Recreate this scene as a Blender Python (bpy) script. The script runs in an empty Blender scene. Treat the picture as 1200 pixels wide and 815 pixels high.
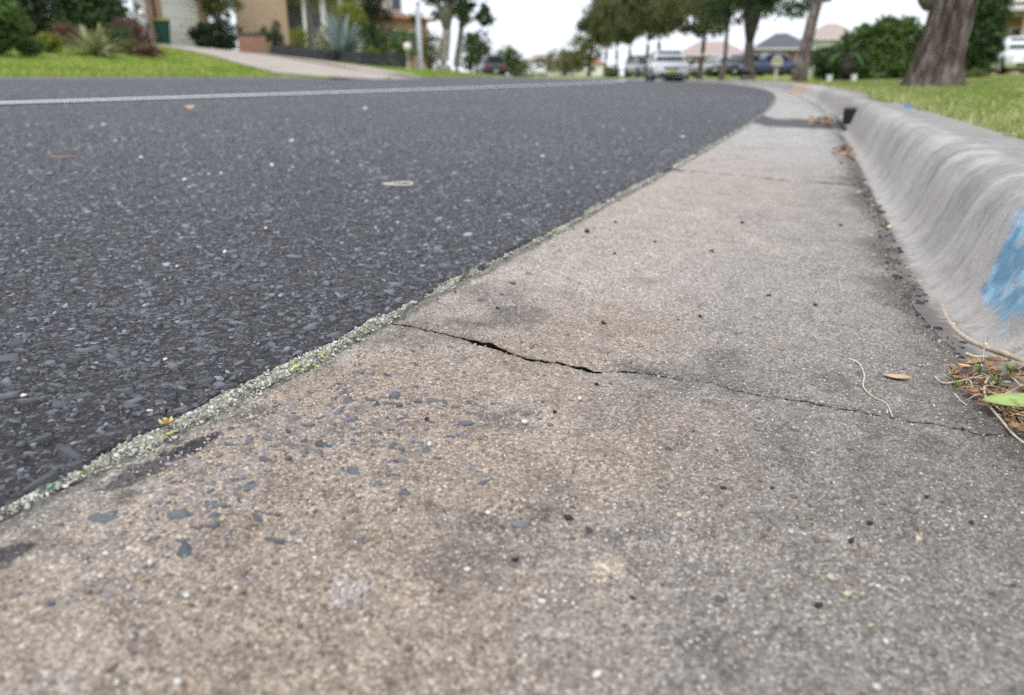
import bpy, math, random
import numpy as np
from mathutils import Vector, Matrix

random.seed(7)
RNG = np.random.default_rng(11)
scene = bpy.context.scene
col = scene.collection
rad = math.radians

# ------------------------------------------------------------------ camera
PITCH = rad(20.04); EYE = 0.22; FPX = 870.0
cam_data = bpy.data.cameras.new('camera')
cam = bpy.data.objects.new('camera', cam_data); col.objects.link(cam)
cam.location = (0, 0, EYE); cam.rotation_euler = (math.pi/2 - PITCH, 0, 0)
cam_data.sensor_width = 36; cam_data.lens = FPX/1200*36
cam_data.clip_start = 0.01; cam_data.clip_end = 3000
cam_data.dof.use_dof = True; cam_data.dof.focus_distance = 0.60; cam_data.dof.aperture_fstop = 6.2
cam_data.dof.aperture_blades = 0
scene.camera = cam

# ------------------------------------------------------------------ sky, sun, exposure
SUN_EL, SUN_AZ = 58, 200
world = bpy.data.worlds.new('World'); scene.world = world; world.use_nodes = True
wn = world.node_tree.nodes; wl = world.node_tree.links; wn.clear()
wo = wn.new('ShaderNodeOutputWorld'); wb = wn.new('ShaderNodeBackground'); sk = wn.new('ShaderNodeTexSky')
sk.sky_type = 'NISHITA'; sk.sun_disc = False; sk.sun_elevation = rad(SUN_EL); sk.sun_rotation = rad(SUN_AZ)
sk.air_density = 1.0; sk.dust_density = 3.0; sk.ozone_density = 1.0
hs = wn.new('ShaderNodeHueSaturation'); hs.inputs['Saturation'].default_value = 0.22
mx = wn.new('ShaderNodeMix'); mx.data_type = 'RGBA'; mx.inputs['Factor'].default_value = 0.72
mx.inputs['B'].default_value = (9.2, 9.8, 10.8, 1)                 # the even white of a closed cloud layer
wl.new(sk.outputs[0], hs.inputs['Color']); wl.new(hs.outputs[0], mx.inputs['A'])
wl.new(mx.outputs['Result'], wb.inputs['Color']); wb.inputs['Strength'].default_value = 0.10
wl.new(wb.outputs[0], wo.inputs[0])
sun_d = bpy.data.lights.new('sun', 'SUN'); sun_d.energy = 1.0; sun_d.angle = rad(35); sun_d.color = (1, .98, .95)
sun = bpy.data.objects.new('sun', sun_d); col.objects.link(sun)
sun.rotation_euler = (rad(90 - SUN_EL), 0, rad(180 - SUN_AZ))
vs = scene.view_settings
vs.view_transform = 'Standard'; vs.look = 'None'; vs.exposure = 0.62; vs.gamma = 1.0; vs.use_curve_mapping = False
scene.render.engine = 'CYCLES'
scene.cycles.use_denoising = False
scene.cycles.max_bounces = 6; scene.cycles.diffuse_bounces = 3; scene.cycles.glossy_bounces = 3
scene.cycles.transparent_max_bounces = 8; scene.cycles.caustics_reflective = False

# ------------------------------------------------------------------ road geometry: everything follows one bend
TH = rad(23.58); R = 100.0; D0 = 0.382
NX, NY = -math.cos(TH), math.sin(TH)
CX, CY = NX*(R + D0), NY*(R + D0)
PHI0 = math.atan2(-NY, -NX)
GW = 0.486                       # gutter pan width
ROADW = 7.1                      # lip to far lip
def flare(a):
    """how much wider the pan is than GW at a"""
    return np.interp(a, [-.5, .4, .6, .72, .8, .9, 1.15, 1.66, 2.58, 4, 6, 10, 30], [.10, .085, .070, .055, .034, .018, .006, -.014, -.034, -.062, -.098, -.14, -.14])
def P2(a, s):
    """a: metres along the gutter lip, s: metres to the left of the lip"""
    ph = PHI0 + np.asarray(a)/R
    r = R - np.asarray(s)
    return CX + r*np.cos(ph), CY + r*np.sin(ph)
def sa(x, y):
    dx, dy = x - CX, y - CY
    return R - math.hypot(dx, dy), (math.atan2(dy, dx) - PHI0)*R
def zroad(s):
    s = np.asarray(s, float)
    return np.where(s < 3.2, .0292*s, .0934 + .022*(s - 3.2))
def zland(s):
    """height of the land beside the road"""
    s = np.asarray(s, float)
    left = .212 + .088*np.clip(s - 7.75, 0, 18) + .02*np.clip(s - 25.75, 0, 40)
    right = .088 + .018*np.clip(-s - .66, 0, 12) + .002*np.clip(-s - 12.7, 0, 80)
    return np.where(s > 3, left, right)
def zsurf(s):
    if s < -.66: return float(zland(s))
    if s <= 0: return .045*s
    if s < ROADW: return float(zroad(s))
    return float(zland(s))
def ray(x, y):
    u = (x - 600)/FPX; v = (y - 407.5)/FPX
    return u, math.cos(PITCH) - v*math.sin(PITCH), -(v*math.cos(PITCH) + math.sin(PITCH))
def gp(x, y):
    """the point of the gutter or road that the photograph shows at (x, y)"""
    r = ray(x, y); z = 0
    for _ in range(25):
        t = (EYE - z)/(-r[2]); X, Y = r[0]*t, r[1]*t
        s, a = sa(X, Y); z = .045*s if s < 0 else float(zroad(s))
    return X, Y, z, a, s, t
def at(x, dist):
    """a spot on the land at image column x, dist metres away"""
    r = ray(x, 90); X, Y = r[0]*dist, r[1]*dist
    s, a = sa(X, Y)
    return X, Y, zsurf(s)
MPP = lambda dist: dist/FPX      # metres for one pixel of the photograph at that distance

# ------------------------------------------------------------------ noise
def _h(ix, iy, seed):
    n = (ix.astype(np.int64)*374761393 + iy.astype(np.int64)*668265263 + seed*1274126177) & 0xffffffff
    n = ((n ^ (n >> 13))*1274126177) & 0xffffffff
    return ((n ^ (n >> 16)) & 0xffff)/65535.0
def vnoise(x, y, seed=0):
    x = np.asarray(x, float); y = np.asarray(y, float)
    ix = np.floor(x); iy = np.floor(y); fx = x - ix; fy = y - iy
    fx = fx*fx*(3 - 2*fx); fy = fy*fy*(3 - 2*fy)
    a = _h(ix, iy, seed); b = _h(ix + 1, iy, seed); c = _h(ix, iy + 1, seed); d = _h(ix + 1, iy + 1, seed)
    return (a*(1 - fx) + b*fx)*(1 - fy) + (c*(1 - fx) + d*fx)*fy
def fbm(x, y, seed=0, oct=4):
    t = 0; amp = .5; tot = 0
    for k in range(oct):
        t = t + amp*vnoise(np.asarray(x)*2**k, np.asarray(y)*2**k, seed + k*17); tot += amp; amp *= .5
    return t/tot
def sstep(a, b, x):
    t = np.clip((np.asarray(x, float) - a)/(b - a), 0, 1); return t*t*(3 - 2*t)

# ------------------------------------------------------------------ mesh helpers
def mk(name, V, F, mat=None, parent=None, smooth=False, link=True):
    me = bpy.data.meshes.new(name)
    if isinstance(F, np.ndarray):
        V = np.asarray(V, np.float32); n = F.shape[1]
        me.vertices.add(len(V)); me.vertices.foreach_set('co', V.ravel())
        me.loops.add(F.size); me.loops.foreach_set('vertex_index', F.astype(np.int32).ravel())
        me.polygons.add(len(F)); me.polygons.foreach_set('loop_start', np.arange(0, F.size, n, dtype=np.int32))
        me.update(calc_edges=True); me.validate()
    else:
        me.from_pydata([tuple(map(float, v)) for v in V], [], F); me.update()
    if smooth: me.polygons.foreach_set('use_smooth', np.ones(len(me.polygons), bool))
    if mat is not None: me.materials.append(mat)
    if not link: return me
    o = bpy.data.objects.new(name, me); col.objects.link(o)
    if parent is not None: o.parent = parent
    return o
def inst(name, me, loc=(0, 0, 0), rot=(0, 0, 0), sc=(1, 1, 1), parent=None):
    o = bpy.data.objects.new(name, me); col.objects.link(o)
    o.location = loc; o.rotation_euler = rot; o.scale = sc
    if parent is not None: o.parent = parent
    return o
def tag(o, label, cat, group=None):
    o['label'] = label; o['category'] = cat
    if group: o['group'] = group
    return o
def struct(o): o['kind'] = 'structure'; return o
def stuff(o): o['kind'] = 'stuff'; return o
def empty(name, loc=(0, 0, 0), rz=0):
    o = bpy.data.objects.new(name, None); col.objects.link(o)
    o.location = loc; o.rotation_euler = (0, 0, rz); o.empty_display_size = .1
    return o
def copy_tree(o, parent=None):
    c = o.copy(); col.objects.link(c); c.parent = parent
    for ch in [k for k in o.children]: copy_tree(ch, c)
    return c
def fattr(o, name, data, domain='FACE'):
    me = o.data if hasattr(o, 'data') else o
    a = me.attributes.new(name, 'FLOAT', domain); a.data.foreach_set('value', np.asarray(data, np.float32))
def cattr(o, name, rgb, domain='POINT'):
    me = o.data if hasattr(o, 'data') else o
    a = me.attributes.new(name, 'FLOAT_COLOR', domain)
    c = np.ones((len(rgb), 4), np.float32); c[:, :3] = rgb; a.data.foreach_set('color', c.ravel())
def gridfaces(nu, nv, flip=False):
    i = np.arange(nu - 1)[:, None]; j = np.arange(nv - 1)[None, :]
    a = (i*nv + j).ravel()
    F = np.stack([a, a + 1, a + nv + 1, a + nv], 1)
    return F[:, ::-1].copy() if flip else F

class MB:
    def __init__(s): s.V = []; s.F = []
    def add(s, V, F):
        n = len(s.V); s.V += [tuple(v) for v in V]; s.F += [tuple(i + n for i in f) for f in F]; return s
    def box(s, x0, x1, y0, y1, z0, z1):
        return s.add([(x0,y0,z0),(x1,y0,z0),(x1,y1,z0),(x0,y1,z0),(x0,y0,z1),(x1,y0,z1),(x1,y1,z1),(x0,y1,z1)],
                     [(0,3,2,1),(4,5,6,7),(0,1,5,4),(1,2,6,5),(2,3,7,6),(3,0,4,7)])
    def bbox(s, x0, x1, y0, y1, z0, z1, b=.01):
        """box with chamfered upright and top edges"""
        b = min(b, (x1-x0)*.45, (y1-y0)*.45, (z1-z0)*.45)
        def ring(i, z): return [(x0+i+b,y0+i,z),(x1-i-b,y0+i,z),(x1-i,y0+i+b,z),(x1-i,y1-i-b,z),(x1-i-b,y1-i,z),(x0+i+b,y1-i,z),(x0+i,y1-i-b,z),(x0+i,y0+i+b,z)]
        V = ring(0, z0) + ring(0, z1-b) + ring(b*.7, z1)
        F = [tuple(range(7, -1, -1))]
        for k in range(2):
            for j in range(8): F.append((k*8+j, k*8+(j+1)%8, k*8+8+(j+1)%8, k*8+8+j))
        F.append(tuple(range(16, 24)))
        return s.add(V, F)
    def tube(s, pts, rads, n=8, cap=True):
        pts = [Vector(p) for p in pts]; m = len(pts); V = []; F = []
        if not hasattr(rads, '__len__'): rads = [rads]*m
        up = Vector((0, 0, 1))
        for i, p in enumerate(pts):
            d = (pts[min(i+1, m-1)] - pts[max(i-1, 0)]).normalized()
            u = d.cross(up)
            if u.length < .05: u = d.cross(Vector((1, 0, 0)))
            u.normalize(); w = u.cross(d).normalized()
            for k in range(n):
                t = 2*math.pi*k/n; V.append(p + (u*math.cos(t) + w*math.sin(t))*rads[i])
        for i in range(m-1):
            for k in range(n): F.append((i*n+k, i*n+(k+1)%n, i*n+n+(k+1)%n, i*n+n+k))
        if cap: F.append(tuple(range(n-1, -1, -1))); F.append(tuple((m-1)*n+k for k in range(n)))
        return s.add(V, F)
    def lathe(s, prof, n=16, axis='z', c=(0, 0, 0)):
        V = []; F = []; m = len(prof)
        for r, h in prof:
            for k in range(n):
                t = 2*math.pi*k/n; x, y = r*math.cos(t), r*math.sin(t)
                V.append((c[0]+x, c[1]+y, c[2]+h) if axis == 'z' else (c[0]+h, c[1]+x, c[2]+y))
        for i in range(m-1):
            for k in range(n): F.append((i*n+k, i*n+(k+1)%n, i*n+n+(k+1)%n, i*n+n+k))
        F.append(tuple(range(n-1, -1, -1))); F.append(tuple((m-1)*n+k for k in range(n)))
        return s.add(V, F)
    def loft(s, rings, cap=True):
        n = len(rings[0]); V = [p for r in rings for p in r]; F = []
        for i in range(len(rings)-1):
            for k in range(n): F.append((i*n+k, i*n+(k+1)%n, i*n+n+(k+1)%n, i*n+n+k))
        if cap: F.append(tuple(range(n-1, -1, -1))); F.append(tuple((len(rings)-1)*n+k for k in range(n)))
        return s.add(V, F)
    def poly(s, pts): return s.add(pts, [tuple(range(len(pts)))])
    def prism(s, pts, v):
        """a closed slab: polygon pts and the same polygon moved by v"""
        n = len(pts); q = [tuple(Vector(p) + Vector(v)) for p in pts]
        return s.add(list(pts) + q, [tuple(range(n-1, -1, -1)), tuple(range(n, 2*n))] + [(i, (i+1) % n, n+(i+1) % n, n+i) for i in range(n)])
    def build(s, name, mat, parent=None, smooth=False): return mk(name, s.V, s.F, mat, parent, smooth)

# ------------------------------------------------------------------ materials
class NT:
    def __init__(s, name, rough=.8, spec=.35):
        s.m = bpy.data.materials.new(name); s.m.use_nodes = True
        s.t = s.m.node_tree; s.b = s.t.nodes['Principled BSDF']
        s.b.inputs['Roughness'].default_value = rough; s.b.inputs['Specular IOR Level'].default_value = spec
    def n(s, typ, **kw):
        nd = s.t.nodes.new('ShaderNode' + typ)
        for k, v in kw.items():
            if k in nd.inputs: nd.inputs[k].default_value = v
            else: setattr(nd, k, v)
        return nd
    def l(s, a, b): s.t.links.new(a, b)
    def coord(s, which='Object', scale=(1, 1, 1)):
        c = s.n('TexCoord'); mp = s.n('Mapping'); mp.inputs['Scale'].default_value = scale
        s.l(c.outputs[which], mp.inputs[0]); return mp.outputs[0]
    def noise(s, vec, scale, detail=4, rough=.55):
        nd = s.n('TexNoise', Scale=scale, Detail=detail, Roughness=rough); s.l(vec, nd.inputs['Vector']); return nd.outputs['Fac']
    def voro(s, vec, scale, out='Color', feat='F1'):
        nd = s.n('TexVoronoi', Scale=scale); nd.feature = feat; s.l(vec, nd.inputs['Vector']); return nd.outputs[out]
    def ramp(s, fac, stops):
        r = s.n('ValToRGB'); e = r.color_ramp.elements
        while len(e) < len(stops): e.new(.5)
        for k, (p, c) in enumerate(stops):
            e[k].position = p; e[k].color = (c, c, c, 1) if not hasattr(c, '__len__') else (*c, 1)
        s.l(fac, r.inputs[0]); return r.outputs[0]
    def mix(s, fac, a, b, mode='MIX'):
        m = s.n('Mix'); m.data_type = 'RGBA'; m.blend_type = mode
        for inp, v in ((m.inputs['Factor'], fac), (m.inputs['A'], a), (m.inputs['B'], b)):
            if hasattr(v, 'is_linked'): s.l(v, inp)
            elif hasattr(v, '__len__'): inp.default_value = (*v, 1)
            else: inp.default_value = v
        return m.outputs['Result']
    def attr(s, name, out='Color'):
        a = s.n('Attribute'); a.attribute_name = name; return a.outputs[out]
    def color(s, c):
        if hasattr(c, 'is_linked'): s.l(c, s.b.inputs['Base Color'])
        else: s.b.inputs['Base Color'].default_value = (*c, 1)
        return s
    def bump(s, h, dist, strength=1.0, prev=None):
        b = s.n('Bump', Strength=strength, Distance=dist); s.l(h, b.inputs['Height'])
        if prev is not None: s.l(prev, b.inputs['Normal'])
        s.l(b.outputs[0], s.b.inputs['Normal']); return b.outputs[0]

def plain(name, c, rough=.7, var=.18, scale=6, spec=.35, bump=0, metal=0):
    t = NT(name, rough, spec); v = t.coord(); f = t.noise(v, scale, 5, .6)
    lo = tuple(x*(1-var) for x in c); hi = tuple(min(1, x*(1+var)) for x in c)
    t.color(t.ramp(f, [(.3, lo), (.7, hi)])); t.b.inputs['Metallic'].default_value = metal
    if bump: t.bump(t.noise(v, scale*6, 4), bump)
    return t.m
def leafmat(name, stops, trans=.25, rough=.55):
    t = NT(name, rough, .3); t.color(t.ramp(t.attr('rnd', 'Fac'), stops))
    tr = t.n('BsdfTranslucent'); ms = t.n('MixShader'); ms.inputs[0].default_value = trans
    t.l(t.b.inputs['Base Color'].links[0].from_socket, tr.inputs['Color'])
    t.l(t.b.outputs[0], ms.inputs[1]); t.l(tr.outputs[0], ms.inputs[2])
    t.l(ms.outputs[0], t.t.nodes['Material Output'].inputs[0])
    return t.m
def speck(name, stops, rough=.75, spec=.3, trans=0):
    """colour picked by the face attribute rnd"""
    t = NT(name, rough, spec); t.color(t.ramp(t.attr('rnd', 'Fac'), stops)); return t.m
def concrete(name, fine=700, micro=.0007, vec='Object', lo=.52, hi=1.75):
    t = NT(name, .88, .28); v = t.coord(vec)
    base = t.attr('tint')
    cell = t.n('SeparateColor'); t.l(t.voro(v, fine), cell.inputs[0])
    f = t.ramp(cell.outputs[0], [(0, lo), (.45, .92), (.8, 1.12), (1, hi)])
    c2 = t.mix(1.0, base, f, 'MULTIPLY')
    f2 = t.ramp(t.noise(v, fine*.28, 4, .7), [(.3, .72), (.7, 1.28)])
    t.color(t.mix(1.0, c2, f2, 'MULTIPLY'))
    b1 = t.bump(t.voro(v, fine*.8, 'Distance'), micro*.8, .9)
    t.bump(t.noise(v, fine*.35, 5, .7), micro*1.6, .9, b1)
    return t.m
# ================================================================== GROUND AND ROAD
M = {}
def grass_ground(name, dry):
    t = NT(name, .9, .2); v = t.coord()
    a = t.noise(v, .55, 5, .6); b = t.noise(v, 6, 5, .7); c = t.noise(v, 60, 4, .7)
    g = t.ramp(b, [(.3, (.15, .21, .03)), (.7, (.29, .36, .07))])
    dr = t.ramp(b, [(.3, (.32, .28, .13)), (.7, (.46, .41, .22))])
    m = t.ramp(a, [(.62 - dry*.16, 0), (.74 - dry*.14, 1)])
    c1 = t.mix(m, g, dr)
    t.color(t.mix(1.0, c1, t.ramp(c, [(.25, .55), (.75, 1.4)]), 'MULTIPLY')); t.bump(c, .02, .8); return t.m
M['lawn'] = grass_ground('lawn', .3)

# land: one sheet to the horizon, sunk under the road
ss = np.array([-900, -500, -250, -120, -60, -40, -25, -18, -12.7, -9, -6, -4, -2.6, -1.8, -1.2, -.9, -.66, -.64, -.6, 0, 3, 6.9, 7.7, 7.72, 8.2, 9, 10, 11.5, 13, 15, 18, 21, 25.75, 30, 40, 65.75, 85])
zz = zland(ss); zz = np.where((ss > -.65) & (ss < 7.71), -.32, zz)
NTH = 360; ph = np.linspace(0, 2*math.pi, NTH + 1)
rr = R - ss
V = np.stack([CX + rr[None, :]*np.cos(ph)[:, None], CY + rr[None, :]*np.sin(ph)[:, None], np.broadcast_to(zz, (NTH + 1, len(ss)))], 2).reshape(-1, 3)
struct(mk('ground', V, gridfaces(NTH + 1, len(ss), True), M['lawn'], smooth=True))

# asphalt -----------------------------------------------------------
t = NT('asphalt', .7, .45); v = t.coord()
vc = t.n('SeparateColor'); t.l(t.voro(v, 190), vc.inputs[0])
sz = t.n('SeparateColor'); t.l(t.voro(v, 520), sz.inputs[0])
c = t.ramp(vc.outputs[0], [(0, (.012, .011, .013)), (.5, (.034, .031, .036)), (.8, (.092, .090, .100)), (1, (.27, .272, .295))])
c = t.mix(.45, c, t.ramp(sz.outputs[0], [(0, (.008, .007, .008)), (.6, (.045, .042, .049)), (.88, (.17, .165, .175)), (1, (.40, .39, .39))]))
wide = t.ramp(t.noise(v, 1.6, 5, .6), [(.3, .82), (.7, 1.2)])
t.color(t.mix(1.0, c, wide, 'MULTIPLY'))
b1 = t.bump(t.voro(v, 190, 'Distance'), .003, .7); t.bump(t.noise(v, 560, 5, .8), .0034, 1, b1)
M['asphalt'] = t.m
def graded(lo, hi, step, growth, maxstep=2.0):
    out = [lo]; st = step
    while out[-1] < hi: out.append(out[-1] + st); st = min(st*growth, maxstep)
    out[-1] = hi; return np.array(out)
aa = np.concatenate([np.linspace(-6, -1, 8)[:-1], np.arange(-1, 2.4, .008), graded(2.4, 112, .01, 1.03)])
sg = np.concatenate([np.array([0., .0005]), graded(.003, ROADW, .005, 1.022, .2)])
A, S = np.meshgrid(aa, sg, indexing='ij')
edge = (fbm(A*9, A*0, 3)-.5)*.022 + (fbm(A*60, A*0, 5)-.5)*.010
near = np.exp(-np.clip(A - 1.5, 0, None)/3)
S2 = S + edge*np.exp(-S/.05)*np.clip(near + .3, 0, 1) + .004
Z = zroad(S2) + .004 + near*((fbm(A*30, S*30, 1)-.5)*.004 + (fbm(A*110, S*110, 2)-.5)*.0036)
Z = np.where(S <= 0, Z - .03, Z)
X, Y = P2(A, S2)
road = mk('road', np.stack([X, Y, Z], 2).reshape(-1, 3), gridfaces(len(aa), len(sg)), M['asphalt'], smooth=True)
struct(road)
def zas(a, s):
    return zroad(s) + .004 + np.exp(-np.clip(a - 1.5, 0, None)/3)*((fbm(a*30, s*30, 1)-.5)*.004 + (fbm(a*110, s*110, 2)-.5)*.0042)

def ribbon(name, a0, a1, s0, s1, zf, mat, na=80, ns=3, parent=None):
    A, S = np.meshgrid(np.linspace(a0, a1, na), np.linspace(s0, s1, ns), indexing='ij'); X, Y = P2(A, S)
    return mk(name, np.stack([X, Y, zf(A, S)], 2).reshape(-1, 3), gridfaces(na, ns), mat, parent, True)
t = NT('line_paint', .6, .4); v = t.coord()
w = t.ramp(t.noise(v, 90, 5, .75), [(.26, (.22, .22, .225)), (.36, (.74, .75, .76))])
t.color(t.mix(t.ramp(t.noise(v, 2.5, 4), [(.3, 0), (.8, .25)]), w, (.4, .4, .41))); M['line'] = t.m
ln = ribbon('centre_line', -5, 105, 3.20, 3.32, lambda A, S: zroad(S) + .0105, M['line'], 500, 3)
struct(ln)
# ---- loose-looking stones standing out of the bitumen
def stone_batch(n, k, rng, r, el, thick, tilt):
    """n flat angular stones; returns local verts (n, 2k+1, 3) and the face pattern"""
    ang = np.linspace(0, 2*math.pi, k, endpoint=False)[None] + rng.uniform(-2.2/k, 2.2/k, (n, k))
    rd = r[:, None]*rng.uniform(.55, 1.25, (n, k))
    x = np.cos(ang)*rd*np.sqrt(el)[:, None]; y = np.sin(ang)*rd/np.sqrt(el)[:, None]
    rz = rng.uniform(0, 2*math.pi, n); c, s = np.cos(rz)[:, None], np.sin(rz)[:, None]
    x, y = x*c - y*s, x*s + y*c
    tx, ty = rng.normal(0, tilt, n)[:, None], rng.normal(0, tilt, n)[:, None]
    sh = rng.uniform(.78, .97, (n, 1))
    bx, by, bz = x, y, np.full_like(x, -1)*(r[:, None]*.5)
    ux, uy = x*sh, y*sh; uz = thick[:, None]*rng.uniform(.75, 1.15, (n, k)) + ux*tx + uy*ty
    V = np.zeros((n, 2*k + 1, 3))
    V[:, :k, 0], V[:, :k, 1], V[:, :k, 2] = bx, by, bz
    V[:, k:2*k, 0], V[:, k:2*k, 1], V[:, k:2*k, 2] = ux, uy, uz
    V[:, 2*k, 0], V[:, 2*k, 1], V[:, 2*k, 2] = ux.mean(1), uy.mean(1), uz.mean(1) + thick*rng.uniform(0, .18, n)
    F = []
    for i in range(k):
        j = (i + 1) % k; F += [(i, j, k + j), (i, k + j, k + i), (k + i, k + j, 2*k)]
    return V, np.array(F)
def scatter_mesh(name, V, F, pos, mat, parent, rnd):
    n, m, _ = V.shape
    VV = (V + pos[:, None, :]).reshape(-1, 3)
    FF = (F[None] + (np.arange(n)*m)[:, None, None]).reshape(-1, 3)
    o = mk(name, VV, FF, mat, parent); fattr(o, 'rnd', np.repeat(rnd, len(F))); return o
t = NT('road_stone', .48, .6)
c = t.ramp(t.attr('rnd', 'Fac'), [(0, (.035, .033, .039)), (.3, (.078, .077, .088)), (.6, (.150, .153, .174)), (.85, (.25, .257, .288)), (.95, (.36, .36, .385)), (1, (.58, .55, .51))])
v = t.coord(); t.color(t.mix(1.0, c, t.ramp(t.noise(v, 260, 5, .7), [(.3, .65), (.7, 1.3)]), 'MULTIPLY')); t.bump(t.noise(v, 500, 4, .7), .0007)
M['stone'] = t.m
def road_field(n, amax, smax, amin=-.4):
    a = RNG.uniform(amin, amax, n); s = RNG.uniform(.006, smax, n)
    X, Y = P2(a, s); depth = Y/1.04
    vis = (np.abs(X) < .76*depth + .05) & (Y > .18)
    return a[vis], s[vis], X[vis], Y[vis], depth[vis]
a, s, X, Y, dep = road_field(125000, 2.6, 2.3)
n = len(a); r = np.clip(RNG.lognormal(math.log(.0019), .55, n), .0008, .0074)
el = RNG.uniform(1, 2.6, n); th = r*RNG.uniform(.15, .50, n)
rnd = np.clip(RNG.beta(1.4, 2.5, n) + (RNG.random(n) > .996)*.5, 0, 1)
score = r*np.sqrt(el)/dep; order = np.argsort(-score); big = order[:300]; rest = order[300:]
V, F = stone_batch(len(rest), 5, RNG, r[rest], el[rest], th[rest], .20)
o = scatter_mesh('stone_chippings', V, F, np.stack([X, Y, zas(a, s)], 1)[rest], M['stone'], road, rnd[rest]); stuff(o)
protos = []
for k in range(14):
    Vp, Fp = stone_batch(1, 5 + k % 2, RNG, np.array([1.0]), np.array([1.3 + .12*k]), np.array([.22]), .16)
    me = mk('stone', Vp[0], Fp, M['stone'], link=False); fattr(me, 'rnd', np.full(len(Fp), .25 + .5*((k*5) % 14)/14)); protos.append(me)
for i in big:
    inst('stone', protos[i % 14], (X[i], Y[i], float(zas(a[i], s[i]))), (random.gauss(0, .05), random.gauss(0, .05), random.uniform(0, 6.28)), (r[i], r[i], r[i]*1.0), road)
a, s, X, Y, dep = road_field(95000, 10, 5)
k_ = dep > 1.9; a, s, X, Y, dep = a[k_], s[k_], X[k_], Y[k_], dep[k_]; n = len(a)
r = np.clip(RNG.lognormal(math.log(.0036), .42, n), .0016, .011)
V, F = stone_batch(n, 4, RNG, r, RNG.uniform(1, 2, n), r*.3, .12)
stuff(scatter_mesh('distant_chippings', V, F, np.stack([X, Y, zas(a, s)], 1), M['stone'], road, np.clip(RNG.beta(2, 2.4, n) + (RNG.random(n) > .992)*.6, 0, 1)))

# ================================================================== GUTTER
M['gutter'] = concrete('gutter_concrete')
def blob(x, y, c, rx, ry, seed, warp=.6, freq=None, ang=0):
    """soft irregular spot round c (a, w), 1 inside"""
    dx, dy = x - c[0], y - c[1]
    ca, sa_ = math.cos(ang), math.sin(ang); dx, dy = dx*ca + dy*sa_, -dx*sa_ + dy*ca
    f = freq or 1.5/min(rx, ry)
    d = np.sqrt((dx/rx)**2 + (dy/ry)**2) + (fbm(x*f, y*f, seed, 4) - .5)*2*warp
    return 1 - sstep(.75, 1.1, d)
def aw(x, y):
    g = gp(x, y); return g[3], -g[4]
def lerp(a, b, t): return a*(1 - t[..., None]) + b*t[..., None]
BR, TAN, GREY, DARK = (np.array(c) for c in ((.325, .262, .210), (.405, .348, .298), (.265, .244, .222), (.095, .084, .076)))
CP = [(440, 378), (470, 380), (510, 388), (550, 398), (590, 408), (620, 418), (650, 421), (680, 427), (705, 431), (725, 430), (755, 435), (780, 440), (840, 452), (900, 463), (960, 471), (1000, 480), (1060, 492), (1130, 502), (1190, 510)]
ca_, cw_ = np.array([aw(*p) for p in CP]).T
def crack_a(w):
    return np.interp(w, cw_, ca_) + (fbm(w*45, w*0, 71)-.5)*.010 + (fbm(w*260, w*0, 72)-.5)*.004
def crack_gap(w):
    g = .0019 + .0020*fbm(w*60, w*0, 73)
    for (p, wd, am) in (((695, 428), .016, .013), ((570, 403), .018, .009), ((745, 432), .009, .005), ((770, 438), .009, .006), ((950, 470), .014, .0016), ((630, 419), .01, .001)):
        g = g + am*np.exp(-((w - aw(*p)[1])/wd)**2)
    return g*(1 - .62*sstep(.225, .28, w)*(1.28 - .3*np.exp(-((w - aw(950, 470)[1])/.02)**2)))
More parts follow.
